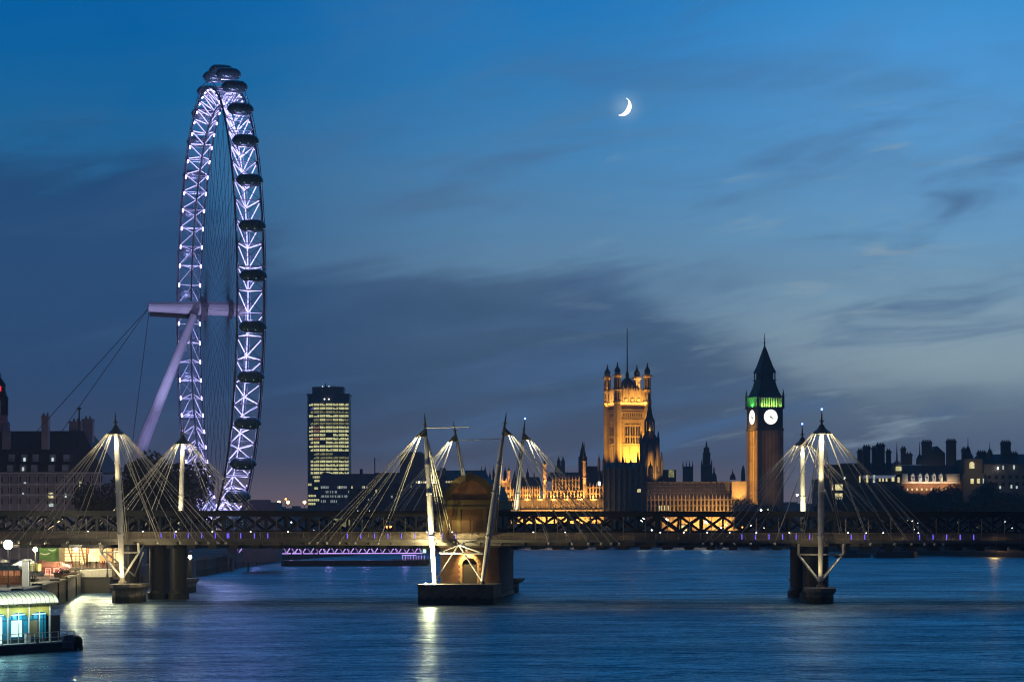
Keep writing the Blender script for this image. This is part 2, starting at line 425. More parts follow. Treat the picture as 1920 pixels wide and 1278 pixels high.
# banks: a slab of ground on each side, standing 5 to 6 m above the water
SHORE_L = [(-82, 150), (-84, 330), (-92, 440), (-99, 486), (-97.5, 560), (-92, 640), (-96, 760), (-92, 900), (-70, 1060), (-20, 1290)]
bl = MB().prism([(-900, 150, 4.0)] + [(x, y, 4.0) for x, y in SHORE_L] + [(-20, 3000, 4.0), (-900, 3000, 4.0)], (0, 0, -5.4)).build('south_bank', 'paving', origin=(-200, 500, 0))
tag(bl, kind='structure')
SHORE_R = [(-20, 1296), (150, 1285), (160, 1120), (172, 1010), (216, 909), (270, 780), (300, 500), (310, 150)]
br_ = MB().prism([(-19.9, 3000, 5.4)] + [(x, y, 5.4) for x, y in SHORE_R] + [(900, 150, 5.4), (900, 3000, 5.4)], (0, 0, -7)).build('north_bank', 'earth', origin=(300, 1200, 0))
tag(br_, kind='structure')
def wall_along(pts, h0, h1, th, name, label, m='river_wall'):
    mb = MB()
    for (a, b) in zip(pts, pts[1:]):
        d = Vector((b[0] - a[0], b[1] - a[1], 0)); L = d.length; fr = Frame((a[0], a[1], 0), math.atan2(d.y, d.x)); k = MB(fr)
        k.box(0, L, -th, th, h0, h1); k.box(0, L, -th - 0.25, th + 0.25, h1, h1 + 0.35)
        for i in range(int(L / 30) + 1):
            k.box(i * 30, i * 30 + 1.2, -th - 0.3, th + 0.3, h0, h1 + 0.7)
        mb.v_off = len(mb.v); mb.f += [tuple(mb.v_off + i for i in f) for f in k.f]; mb.v += k.v
    o = mb.build(name, m, origin=(pts[0][0], pts[0][1], 0))
    return tag(o, label, 'river wall')
wall_along([(160, 1118), (172, 1008), (216, 907), (270, 778)], -1, 6.2, 0.5, 'embankment_wall', 'long dark embankment wall at the waterline below the far trees')
wall_along([(-99, 487), (-97, 560), (-91.5, 640), (-95.5, 760), (-91.5, 900)], -1, 4.6, 0.5, 'embankment_wall', 'dark river wall running past the foot of the lit big wheel')

# ------------------------------------------------------------------ observation wheel
WC = Vector((-82.2, 600.0, 75.4)); WA = Vector((0.962, 0.273, 0)).normalized(); WE = Vector((0.273, -0.962, 0)).normalized(); UPV = Vector((0, 0, 1))
wheel = thing('observation_wheel', (WC.x, WC.y, 5.6), 'giant white observation wheel lit violet, standing edge-on at the waterside', 'ferris wheel')
def wp(th, r, a):
    return WC + (WE * math.cos(th) + UPV * math.sin(th)) * r + WA * a
NS = 64; ROUT, RIN, HW = 60.6, 55.8, 3.35
TH0 = R(1.8)
th = lambda k: TH0 + 2 * math.pi * (k + 0.5) / NS
oc = {-1: MB(), 1: MB()}; ic = MB(); br = MB(); tubes = MB(); lamps = MB(); hous = MB(); walk = MB(); xb = MB(); lamp_list = []
for k in range(NS):
    a0, a1, a2 = th(k), th(k + 1), (th(k) + th(k + 1)) / 2
    for sgn in (-1, 1):
        oc[sgn].tube(wp(a0, ROUT, sgn * HW), wp(a1, ROUT, sgn * HW), 0.30, n=6)
        oc[sgn].tube(wp(a0, ROUT + 1.5, sgn * (HW + 0.25)), wp(a1, ROUT + 1.5, sgn * (HW + 0.25)), 0.12, n=5)
        oc[sgn].tube(wp(a0, ROUT, sgn * HW), wp(a0, ROUT + 1.5, sgn * (HW + 0.25)), 0.09, n=4)
        # struts between the inner chord and the two outer chords
        inn = wp(a0, RIN, 0); out = wp(a0, ROUT, sgn * HW); outn = wp(a1, ROUT, sgn * HW); inm = wp(a1, RIN, 0)
        br.tube(inn, out, 0.15, n=5)
        br.tube(inn, outn, 0.13, n=5)
        # light tube fixed on the river face of each strut
        sh = (WE * math.cos(a0) + UPV * math.sin(a0)) * 0.36
        tubes.tube(inn.lerp(out, 0.06) + sh, inn.lerp(out, 0.86) + sh, 0.16, n=4)
        tubes.tube(inn.lerp(outn, 0.06) + sh, inn.lerp(outn, 0.86) + sh, 0.15, n=4)
        # lamp box at every outer node, shining inwards
        c = wp(a0, ROUT - 0.75, sgn * (HW - 0.15)); rad = (WE * math.cos(a0) + UPV * math.sin(a0)); tan = (WE * -math.sin(a0) + UPV * math.cos(a0))
        hous.tube(c + rad * .3 - tan * .85, c + rad * .3 + tan * .85, .3, .3, 6)
        lamp_list.append((c - rad * .12 - tan * .55, c - rad * .12 + tan * .55))
    ic.tube(wp(a0, RIN, 0), wp(a1, RIN, 0), 0.26, n=6)
    sh0 = (WE * math.cos(a0) + UPV * math.sin(a0)) * 0.42; sh1 = (WE * math.cos(a1) + UPV * math.sin(a1)) * 0.42
    if k % 1 == 0:
        tubes.tube(wp(a0, RIN, 0) + sh0, wp(a1, RIN, 0) + sh1, 0.13, n=4)
    br.tube(wp(a0, ROUT, -HW), wp(a0, ROUT, HW), 0.13, n=5)
    br.tube(wp(a0, ROUT - 0.9, -HW), wp(a0, ROUT - 0.9, HW), 0.09, n=4)
    xb.tube(wp(a0, ROUT, -HW), wp(a1, ROUT, HW), 0.08, n=4)
    xb.tube(wp(a0, ROUT, HW), wp(a1, ROUT, -HW), 0.08, n=4)
    walk.tube(wp(a0, RIN + 0.8, 0.6), wp(a1, RIN + 0.8, 0.6), 0.05, n=4)
    walk.tube(wp(a0, RIN + 0.8, -0.6), wp(a1, RIN + 0.8, -0.6), 0.05, n=4)
[oc[q_].build('outer_chord', 'wheel_chord', wheel) for q_ in (-1, 1)]; ic.build('inner_chord', 'wheel_steel', wheel)
xb.build('cross_bracing', 'wheel_chord', wheel); rimp = br.build('rim_truss', 'wheel_steel', wheel)
tubes.build('light_tube', 'rim_tube', rimp); hous.build('lamp_housing', 'wheel_chord', rimp); [MB().tube(p_, q_, .2, .2, 6).build('rim_lamp', 'rim_lamp', rimp) for p_, q_ in lamp_list[:100]]
for p_, q_ in lamp_list[100:]: lamps.tube(p_, q_, .2, .2, 6)
tag(lamps.build('rim_lamp', 'rim_lamp', rimp), kind='stuff'); walk.build('walkway', 'wheel_steel', rimp)
for k in range(NS):
    sgn = 3.2 if k % 2 else -3.2
    MB().tube(wp(th(k), RIN, 0), WC + WA * sgn + (WE * math.cos(th(k)) + UPV * math.sin(th(k))) * 1.6, 0.045, n=4).build('spoke', 'thin_cable', wheel)
for k in range(0, NS, 2):
    lamp('POINT', wp(th(k), ROUT - 2.3, 0), 1700, LAV, wheel, size=1.6)
# capsules
def make_capsule(c):
    prof = []
    for i in range(13):
        q = -1 + i / 6.0
        prof.append((1.68 * max(0.02, (1 - abs(q) ** 3.0)) ** 0.5, q * 3.5))
    def loft(prof, grow=0.0, n=14):
        mb = MB(); vs = []; fs = []
        for r, z in prof:
            vs += [c + WA * z + (UPV * math.sin(2 * math.pi * i / n) + WE * math.cos(2 * math.pi * i / n)) * (r + grow) for i in range(n)]
        for k in range(len(prof) - 1):
            fs += [(k * n + i, k * n + (i + 1) % n, (k + 1) * n + (i + 1) % n, (k + 1) * n + i) for i in range(n)]
        fs += [tuple(range(n))[::-1], tuple(range((len(prof) - 1) * n, len(prof) * n))]
        return mb.add(vs, fs)
    o = loft(prof).build('capsule', 'capsule_glass', wheel, smooth=True)
    for zz in (-2.0, 2.0):
        fr = MB()
        r = 1.68 * (1 - abs(zz / 3.5) ** 3.0) ** 0.5 + 0.10
        pts = [c + WA * zz + (UPV * math.sin(R(30 * i)) + WE * math.cos(R(30 * i))) * r for i in range(13)]
        fr.path(pts, 0.10, 5)
        fr.build('mounting_ring', 'capsule_frame', o)
    fl = MB()
    for s_ in (-1, 1):
        fl.add([c + WA * -2.9 + WE * s_ * 1.2 - UPV * 1.35, c + WA * 3.4 + WE * s_ * 1.2 - UPV * 1.35, c + WA * 3.4 + WE * s_ * 1.75 - UPV * 0.75, c + WA * -2.9 + WE * s_ * 1.75 - UPV * 0.75], [(0, 1, 2, 3)])
    rb = MB()
    for i in range(-2, 3):
        zz = i * 1.05
        r = 1.68 * (1 - abs(zz / 3.5) ** 3.0) ** 0.5 + 0.03
        rb.path([c + WA * zz + (UPV * math.sin(R(40 * j)) + WE * math.cos(R(40 * j))) * r for j in range(10)], 0.045, 4)
    rb.build('window_bar', 'capsule_frame', o)
    for zz in (-1.6, .4, 2.7): MB().ball(c + WA * zz - UPV * .9 + (WE * 1.56), .10, 6, 4).build('cabin_glint_dot', 'cabin_glint', o)  # emissive dots on the shell stand in for small glints
    return o
cap0 = make_capsule(wp(TH0, 65.0, 0))
c0 = wp(TH0, 65.0, 0)
for k in range(1, 32):
    c = copy_tree(cap0, wheel)
    c.location = wp(TH0 + 2 * math.pi * k / 32, 65.0, 0) - c0
# spindle, hub and leaning legs
mat('spindle_paint', (0.62, 0.62, 0.70), 0.5, var=0.08, scale=0.3)
sp = MB()
sp.tube(WC - WA * 19.0, WC - WA * 6.0, 1.35, 1.9, 14); sp.tube(WC - WA * 6.0, WC + WA * 9.0, 2.0, 2.0, 14)
so = sp.build('spindle', 'spindle_paint', wheel)
sl = MB(); sl.tube(WC - WA * 18.6 - UPV * 1.9, WC - WA * 5.2 - UPV * 2.4, 0.7, 0.7, 4); sl.build('maintenance_platform', 'dark_iron', so)
MB().tube(WC - WA * 4.6, WC - WA * 3.2, 3.5, 3.5, 16).build('hub', 'wheel_chord', wheel); MB().tube(WC + WA * 3.0, WC + WA * 4.2, 2.8, 2.8, 16).build('hub', 'wheel_chord', wheel)
for (pt, pb) in ((P(362, 596, 594), P(172, 1061, 566)), (P(360, 598, 604), P(180, 1051, 640))):
    pb.z = 4.0
    pt2 = pt + (pt - pb).normalized() * 1.0
    MB().tube(pb.lerp(pt2, 0.5), pt2, 1.75, 1.05, 12).tube(pb, pb.lerp(pt2, 0.5), 1.0, 1.75, 12).build('support_leg', 'spindle_paint', wheel)
tail = WC - WA * 18.6
for (px, py, D, zg) in ((40, 838, 640, None), (112, 812, 660, None), (242, 880, 680, None)):
    q = P(px, py, D); dirv = (q - tail); q = tail + dirv * ((tail.z - 5.6) / (tail.z - q.z))
    MB().tube(tail, q, 0.10, n=5).build('stay_cable', 'thin_cable', wheel)
lamp('SPOT', P(255, 900, 560) + Vector((6, -14, 0)), 2.4e4, (.50, .46, 1), wheel, aim=P(330, 680, 590), angle=60)
lamp('SPOT', WC + Vector((-10, -45, -40)), 5.0e4, (.58, .55, 1), wheel, aim=WC - WA * 8, angle=50)

# ------------------------------------------------------------------ bridges over the river
BA = math.atan2(-0.10, 1)
BF = Frame((0, 424, 0), BA)
GR = -0.0040                                     # the decks fall gently towards the far bank
def bz(s, z): return z + GR * s
def bpt(s, wd, z): return BF(s, wd, bz(s, z))
def s_of(px, wd):
    """distance along the bridge of the point seen at bearing px, on the line wd metres behind the near deck"""
    k = (px - PX0) / FPX
    o = BF(0, wd, 0)
    return (k * o.y - o.x) / (BF.ax.x - k * BF.ax.y)
def beam(mb, s0, s1, w0, w1, z0, z1):
    return mb.add([bpt(s0, w0, z0), bpt(s1, w0, z0), bpt(s1, w1, z0), bpt(s0, w1, z0), bpt(s0, w0, z1), bpt(s1, w0, z1), bpt(s1, w1, z1), bpt(s0, w1, z1)],
                  [(0, 3, 2, 1), (4, 5, 6, 7), (0, 1, 5, 4), (1, 2, 6, 5), (2, 3, 7, 6), (3, 0, 4, 7)])
S0, S1 = -150.0, 150.0
WARM = (1.0, 0.80, 0.42); CREAM = (1.0, 0.92, 0.70)
fb_near = thing('footbridge', bpt(0, 0, 0), 'cable-stayed white footbridge nearest the viewer, slung from leaning floodlit masts', 'footbridge')
fb_far = thing('footbridge', bpt(0, 50, 0), 'second cable-stayed footbridge beyond the railway trusses, mostly hidden behind them', 'footbridge')
rail_br = thing('railway_bridge', bpt(0, 22, 0), 'dark iron lattice railway bridge on paired drum piers between the footbridges', 'railway bridge')

def deck(par, wd, s0, s1):
    mb = MB()
    beam(mb, s0, s1, wd - 2.35, wd + 2.35, 11.95, 12.3)
    beam(mb, s0, s1, wd - 2.55, wd - 2.35, 11.75, 12.38); beam(mb, s0, s1, wd + 2.35, wd + 2.55, 11.75, 12.38)
    n = int((s1 - s0) / 4.35)
    for i in range(n + 1):
        s = s0 + i * 4.35
        mb.prism([bpt(s, wd - 2.5, 11.95), bpt(s, wd - 1.0, 11.1), bpt(s, wd + 1.0, 11.1), bpt(s, wd + 2.5, 11.95)], BF.ax * 0.3)
    beam(mb, s0, s1, wd - 0.9, wd - 0.6, 11.1, 11.95); beam(mb, s0, s1, wd + 0.6, wd + 0.9, 11.1, 11.95)
    d = mb.build('deck', 'deck_steel', par)
    for sd in (-1, 1):
        rl = MB()
        for j in range(6):
            z = 12.5 + j * 0.22
            beam(rl, s0, s1, wd + sd * 2.45 - 0.03, wd + sd * 2.45 + 0.03, z, z + (0.085 if j < 5 else 0.11))
        for i in range(n + 1):
            s = s0 + i * 4.35
            rl.tube(bpt(s, wd + sd * 2.45, 12.2), bpt(s, wd + sd * 2.52, 13.7), 0.05, n=4)
        rl.build('railing', 'rail_steel', par)
    return d
deck(fb_near, 0, S0, S1); deck(fb_far, 50, S0, S1)

def pylon(par, wd, base, head, fans, outward, lit, dist_w=2.35, struts=None, backs=()):
    """base and head points; fans: list of -1/+1 directions along the bridge"""
    base = Vector(base); head = Vector(head); ax = (head - base).normalized()
    L = (head - base).length
    mb = MB()
    for (t0, t1, r0, r1) in ((0.0, 0.03, 0.30, 0.42), (0.03, 0.45, 0.42, 0.62), (0.45, 0.92, 0.62, 0.46), (0.92, 1.0, 0.46, 0.36)):
        mb.tube(base + ax * L * t0, base + ax * L * t1, r0, r1, 14)
    for t0 in (0.31, 0.605, 0.80):
        p = base + ax * L * t0; mb.tube(p - ax * .14, p + ax * .14, .70 if t0 < .8 else .62, .70 if t0 < .8 else .62, 14)
    mast = mb.build('mast', 'white_steel', par)
    MB().lathe([(0.85, -0.7), (0.85, -0.3), (0.55, -0.25), (0.45, 0.35), (0.3, 0.4)], base, 12).build('mast_shoe', 'concrete', mast)
    cp = MB()
    tip = head + ax * 4.6
    cp.lathe([(1.75, -0.55), (1.2, 0.0), (0.75, 0.55), (0.42, 1.2)], head + ax * 0.5, 16) if len(fans) == 2 else None
    if len(fans) == 1:   # half canopy on the side that carries the cables
        f = BF.ax * fans[0]
        for j in range(-3, 4):
            cp.prism([head + ax * 1.7, head + ax * 0.4 + f * 1.9 * math.cos(R(22 * j)) + BF.ay * 1.3 * math.sin(R(22 * j)) - ax * 0.55, head - ax * 0.1], (BF.ay * 0.2))
    cp.tube(head, tip - ax * 0.6, 0.34, 0.10, 8)
    cp.tube(tip - ax * 0.6, tip, 0.07, 0.04, 5)
    for q in range(4):
        a = R(45 + 90 * q)
        cp.ball(head + ax * 2.4 + Vector((math.cos(a), math.sin(a), 0)) * 0.45, 0.13, 6, 4)
    cp.build('mast_head', 'olive_steel', mast)
    if lit.get('beacon'):
        MB().ball(tip + UPV * 0.1, 0.22, 8, 5).build('beacon', 'blue_point', mast)
    sb = s_of((head.x / head.y) * FPX + PX0, wd)
    offs = [4.7, 9.2, 13.8, 17.0, 19.5, 21.4, 23.0]
    for f in fans:
        for sd in (-1, 1):
            for i, o in enumerate(offs):
                if (sd * outward < 0 and i not in (1, 3, 5)) or (sd * outward > 0 and i == 0): continue
                t = (i + 0.6) / 7.0
                st = head + BF.ax * f * (0.25 + 2.05 * math.sin(t * 1.45)) + BF.ay * sd * 0.5 + UPV * (0.5 - 1.25 * t * t)
                en = bpt(sb + f * o, wd + sd * dist_w * 1.08, 11.55)
                c = MB().tube(st, en, 0.055, 0.055, 5)
                c.tube(head + ax * 1.5, st, 0.06, 0.06, 4)
                if sd * outward > 0:
                    c.ball(en, 0.30, 8, 5)
                c.build('stay_cable', 'cable_steel', mast)
    for (s_off, w2, z2) in backs:
        for e in (-0.22, 0.22):
            MB().tube(head + BF.ax * e, bpt(sb + s_off + e, w2, z2), 0.10, n=5).build('back_stay', 'cable_steel', mast)
    for (a, b, r) in (struts or ()):
        MB().tube(a, b, r, r, 8).build('strut', 'white_steel', mast)
    # lamps under the collar, washing the cables and the top of the mast
    pw = lit.get('top', 0)
    if pw:
        if len(fans) == 2:
            for q in range(6):
                a = R(30 + 60 * q)
                lamp('SPOT', head + Vector((math.cos(a), math.sin(a), 0)) * 0.95 + UPV * -0.15, pw / 5.5, CREAM, mast, aim=head + Vector((math.cos(a), math.sin(a), 0)) * 4.4 - UPV * 7, size=0.25, angle=115, blend=1)
            lamp('POINT', head - BF.ay * 1.6 - UPV * 1.0, pw * 0.05, WARM, mast, size=0.25)
        else:
            f = BF.ax * fans[0]
            for q in (-1, 0, 1):
                lamp('SPOT', head + f * 0.6 + BF.ay * 0.7 * q + UPV * -0.2, pw / 3.5, CREAM, mast, aim=head + f * 6 + BF.ay * q * 1.0 - UPV * 6, size=0.25, angle=115, blend=1)
    return mast

def pontoon(par, sC, wC, hs, hw, z1, m='concrete'):
    c = BF(sC, wC, 0)
    def q(a, b, z): return c + BF.ax * a + BF.ay * b + UPV * z
    poly = [(-hs, hw), (-hs, -hw * 0.2), (-hs * 0.86, -hw * .55), (-hs * 0.5, -hw * .85), (0, -hw), (hs * 0.5, -hw * .85), (hs * .86, -hw * 0.55), (hs, -hw * .2), (hs, hw)]
    mb = MB(); n = len(poly)
    for (za, ka, zb, kb) in ((-1.5, .84, z1 - 1.3, .84), (z1 - 1.3, .84, z1 - .6, 1.0), (z1 - .6, 1.0, z1, 1.0)):
        mb.add([q(a * ka, b * ka, za) for a, b in poly] + [q(a * kb, b * kb, zb) for a, b in poly], [(i, (i + 1) % n, n + (i + 1) % n, n + i) for i in range(n)] + ([tuple(range(n, 2 * n))] if zb == z1 else []))
    return mb.build('pontoon', m, par)

def struts_of(base, wd, spread, zt=9.6, back=True):
    s = s_of((base.x / base.y) * FPX + PX0, wd)
    out = []
    l = bpt(s - spread, wd - 1.6, zt); r = bpt(s + spread, wd - 1.6, zt)
    b = base + UPV * 0.2
    out += [(b, l, 0.22), (b, r, 0.22), (l, r, 0.17), (l, bpt(s - spread, wd + 2.4, 11.2), 0.15), (r, bpt(s + spread, wd + 2.4, 11.2), 0.15), (l, bpt(s - spread, wd - 2.4, 11.6), 0.25), (r, bpt(s + spread, wd - 2.4, 11.6), 0.25)]
    if back:
        bb = bpt(s, wd + 9, base.z)
        out += [(bb, bpt(s - spread, wd + 1.6, zt), 0.17), (bb, bpt(s + spread, wd + 1.6, zt), 0.17)]
    return out

# near footbridge masts -------------------------------------------------
NB = -6.0
def at_w(px, wd): return BF(s_of(px, wd), wd, 0)
bL = at_w(229, NB); bL.z = 4.6
hL = at_w(218, -4.5); hL.z = Z(812, hL.y)
mL = pylon(fb_near, 0, bL, hL, (-1, 1), -1, {'top': 15000}, struts=struts_of(bL, 0, 3.9), backs=((-1.6, 13, 12.2), (5.2, 13, 12.2)))
tag(mL, 'upright floodlit mast closest to the riverside market')
pontoon(fb_near, s_of(234, NB), NB + 1.5, 3.3, 5.0, 3.7)
bR = at_w(1538, NB); bR.z = 3.9
hR = at_w(1541, -4.5); hR.z = Z(814, hR.y)
mR = pylon(fb_near, 0, bR, hR, (-1, 1), -1, {'top': 17000, 'beacon': 1}, struts=struts_of(bR, 0, 4.3), backs=((-3.4, 13, 12.2), (4.6, 13, 12.2)))
tag(mR, 'upright floodlit mast with a blue beacon, towards the clock tower')
pontoon(fb_near, s_of(1538, NB), NB + 1.5, 3.0, 4.6, 3.0)
bA = at_w(815, -9); bA.z = 4.0
hA = at_w(799, -5); hA.z = Z(817, hA.y)
bB = at_w(904, -9); bB.z = 4.0
hB = at_w(944, -5); hB.z = Z(815, hB.y)
sA = s_of(860, -2.5)
apex = bpt(sA, -2.6, 11.3)
lA = bpt(s_of(822, -6), -7.0, 9.7); lB = bpt(s_of(906, -6), -7.0, 9.7)
mA = pylon(fb_near, 0, bA, hA, (-1,), -1, {'top': 13000}, struts=[(bA + UPV * .3, apex, 0.17), (lA, apex, 0.17), (lA, lB, 0.19)], backs=((3.5, 13, 12.2), (1.6, 13, 12.2)))
tag(mA, 'brightly floodlit mast leaning beside the brick pier')
mB = pylon(fb_near, 0, bB, hB, (1,), -1, {'top': 12000, 'beacon': 0}, struts=[(bB + UPV * .3, apex, 0.17), (lB, apex, 0.17)], backs=((-3.2, 13, 12.2),))
tag(mB, 'unlit mast leaning away from its lit twin')
tr = MB().tube(hA + UPV * 1.6, hA.lerp(hB, 0.56) + UPV * 1.7, 0.10, n=6); tr.build('tie_rod', 'cable_steel', mA)
pc = MB(); cA, cB_ = s_of(783, -13), s_of(925, -13)
q = lambda s, wd, z: BF(s, wd, z)
pc.prism([q(cA, -13, -1.5), q(cB_, -13, -1.5), q(cB_ + 0.3, -2, -1.5), q(cA + 0.3, -2, -1.5)], UPV * 5.0)
pc.prism([q(cA - .15, -13.15, 3.502), q(cB_ + .15, -13.15, 3.502), q(cB_ + 0.45, -1.9, 3.502), q(cA + 0.15, -1.9, 3.502)], UPV * 0.35)
pc.build('pontoon', 'concrete', fb_near)
lamp('SPOT', bA + Vector((-1.2, -3.0, 0.4)), 52000, (1.0, 0.86, 0.45), fb_near, aim=bA.lerp(hA, 0.36), angle=34, size=0.2)
lamp('SPOT', bA + Vector((-2.0, -3.4, 0.5)), 42000, (1.0, 0.86, 0.45), fb_near, aim=bA.lerp(hA, 0.2), angle=70, size=0.2)
MB().ball(bA + Vector((-1.6, -3.6, -0.1)), 0.28, 8, 6).build('floodlight_head', 'street_globe', fb_near)
lamp('POINT', bA + Vector((-1.0, -1.1, 0.5)), 9000, (1.0, .84, .42), fb_near, size=.4)  # extra point light added for the gold reflection on the water
lamp('SPOT', bL + Vector((-2.0, -3.4, 0.6)), 1500, WARM, fb_near, aim=bL.lerp(hL, 0.12), angle=80, size=0.2)
lamp('POINT', bL + Vector((-0.5, -2.6, 1.6)), 900, WARM, fb_near, size=0.2)
lamp('POINT', bL + Vector((5.5, -2.0, 3.0)), 900, WARM, fb_near, size=0.2)
lamp('SPOT', bR + Vector((-2.5, -3.4, 0.8)), 1000, WARM, fb_near, aim=bR.lerp(hR, 0.2), angle=90, size=0.2)
lamp('SPOT', bL.lerp(hL, 0.62) + Vector((-1.2, -3.5, 0)), 2200, WARM, fb_near, aim=hL - UPV * 2, angle=80, size=0.2)
lamp('SPOT', bR.lerp(hR, 0.62) + Vector((-1.2, -3.5, 0)), 3200, WARM, fb_near, aim=hR - UPV * 2, angle=80, size=0.2)
# blue marker lights in the near railing, and lamp points on the far rail
for grp, px0, n in ((0, 302, 6), (1, 426, 4), (2, 651, 9), (3, 1391, 6), (4, 1596, 2), (5, 1724, 5)):
    step = 25.4
    for i in range(n):
        s = s_of(px0 + i * step, -2.55)
        MB().tube(bpt(s, -2.56, 12.5), bpt(s, -2.6, 13.5), 0.075, n=6).build('marker_light', 'blue_strip', fb_near)
for px in (165, 222, 268, 330, 398, 470, 540, 800, 848, 1000, 1060, 1238, 1282, 1326, 1368, 1418, 1480, 1540, 1590, 1624, 1656, 1722):
    s = s_of(px, 2.3)
    MB().ball(bpt(s, 2.3, 13.75), 0.13, 6, 4).build('rail_lamp', 'white_point', fb_near)
for i in range(24):
    s = -104 + i * 9.0
    k = 1.0 if -20 < s < 25 or s > 45 or s < -62 else 0.4
    lamp('SPOT', bpt(s, -0.3, 15.4), 620 * k, (1.0, 0.74, 0.45), fb_near, aim=bpt(s, -0.9, 12.3), size=0.15, angle=138)
for i in range(47):                               # slim posts along the back of the near deck
    s = -100 + i * 4.35
    MB().tube(bpt(s, 2.75, 12.2), bpt(s, 2.9, 16.6), 0.09, 0.07, 5).build('screen_post', 'rail_steel', fb_near)

# far footbridge masts ---------------------------------------------------
def farmast(pxb, pxh, pyh, fans, lit, label, **kw):
    b = at_w(pxb, 54); b.z = 3.6
    h = at_w(pxh, 53); h.z = Z(pyh, h.y)
    m = pylon(fb_far, 50, b, h, fans, 1, lit, **kw)
    tag(m, label); return b, h, m
b1, h1, _ = farmast(336, 343, 830, (-1, 1), {'top': 11000}, 'mast seen against the big wheel')
b2, h2, m2 = farmast(905, 857, 826, (-1,), {'top': 11000}, 'mast rising behind the brick pier', backs=((4.5, 40, 12),))
b3, h3, m3 = farmast(955, 981, 824, (1,), {'top': 12000, 'beacon': 1}, 'mast in front of the lit river palace', backs=((-3.2, 40, 12), (-2.0, 40, 12)))
b4, h4, _ = farmast(1507, 1505, 836, (-1, 1), {'top': 12000, 'beacon': 1}, 'mast beside the clock tower')
MB().tube(h2 + UPV * 0.2, h3.lerp(h2, 0.35) + UPV * 0.2, 0.10, n=6).build('tie_rod', 'cable_steel', m2)
for (b, h, p) in ((b1, h1, 4200), (b2, h2, 5000), (b3, h3, 5200), (b4, h4, 7500)):
    lamp('SPOT', b.lerp(h, 0.42) + Vector((-1.5, -5.0, 0)), p, (1.0, 0.88, 0.5), fb_far, aim=b.lerp(h, 0.66), angle=70, size=0.2)
for px in (336, 1507):
    pontoon(fb_far, s_of(px, 54), 55, 3.2, 4.5, 3.2)
pontoon(fb_far, s_of(915, 54), 56, 7.5, 5, 3.2)

# railway bridge ----------------------------------------------------------
PAN = 8.9
for wd in (13.0, 33.0):
    mb = MB()
    beam(mb, S0, S1, wd - 0.5, wd + 0.5, 16.85, 18.0)
    beam(mb, S0, S1, wd - 0.5, wd + 0.5, 12.6, 13.9)
    n = int((S1 - S0) / PAN)
    for i in range(n):
        s = S0 + i * PAN
        beam(mb, s - 0.28, s + 0.28, wd - 0.35, wd + 0.35, 13.9, 16.85)
        beam(mb, s + PAN / 2 - 0.2, s + PAN / 2 + 0.2, wd - 0.33, wd + 0.33, 13.9, 16.85)
        for (a, b) in (((s + 0.2, 16.9), (s + PAN / 2, 13.8)), ((s + PAN / 2, 13.8), (s + PAN - 0.2, 16.9))):
            p = bpt(a[0], wd, a[1]); q2 = bpt(b[0], wd, b[1])
            d = (q2 - p).normalized(); nn = BF.ay.cross(d).normalized() * 0.26
            mb.prism([p - nn - BF.ay * .3, q2 - nn - BF.ay * .3, q2 + nn - BF.ay * .3, p + nn - BF.ay * .3], BF.ay * 0.6)
        for (a, b) in (((s + PAN / 2, 16.9), (s + 0.2, 13.8)), ((s + PAN - 0.2, 13.8), (s + PAN / 2, 16.9))) if wd > 20 else ():
            p = bpt(a[0], wd, a[1]); q2 = bpt(b[0], wd, b[1]); d = (q2 - p).normalized(); nn = BF.ay.cross(d).normalized() * 0.26
            mb.prism([p - nn - BF.ay * .28, q2 - nn - BF.ay * .28, q2 + nn - BF.ay * .28, p + nn - BF.ay * .28], BF.ay * 0.56)
    o = mb.build('lattice_girder', 'dark_iron', rail_br)
mb = MB()
beam(mb, S0, S1, 13.6, 32.4, 12.2, 12.9)
for i in range(int((S1 - S0) / 4.45)):
    s = S0 + 2 + i * 4.45
    beam(mb, s - 0.85, s + 0.85, 13.2, 32.6, 10.2, 12.2)
mb.build('track_deck', 'dark_iron', rail_br)
def drum(sc, wd, r, name='pier_drum'):
    c = BF(sc, wd, 0)
    return MB().lathe([(r * 1.25, -2), (r * 1.25, 1.2), (r * 1.02, 1.8), (r, 2.2), (r, 11.0), (r * 1.2, 11.4), (r * 1.2, 12.4)], c, 20).build(name, 'iron_pier', rail_br, smooth=False)
for px, r in ((292, 1.75), (331, 1.75)):
    drum(s_of(px, 14), 15.5, r)
drum(s_of(302, 30), 31, 1.7)
lo = drum(s_of(247, 12), 12.5, 1.45)
for px in (1530, ):
    drum(s_of(px, 13), 15.5, 2.6)
drum(s_of(1500, 30), 31, 2.1)
# train signal lamps seen through the lattice
for px, py in ((730, 986), (736, 986)):
    pass

# brick river pier with its pavilion top (bridge tower of an older bridge) ---------------------------
pier = thing('brick_pier', BF(s_of(885, 13), 14, 0), 'brown brick river pier with an arched doorway and round gabled pavilion on top', 'bridge pier')
PS0, PS1 = s_of(826, 11), s_of(935, 11)
PC = (PS0 + PS1) / 2; HWp = (PS1 - PS0) / 2
PF = Frame(BF(PC, 11, 0), BA)
mb = MB(PF)
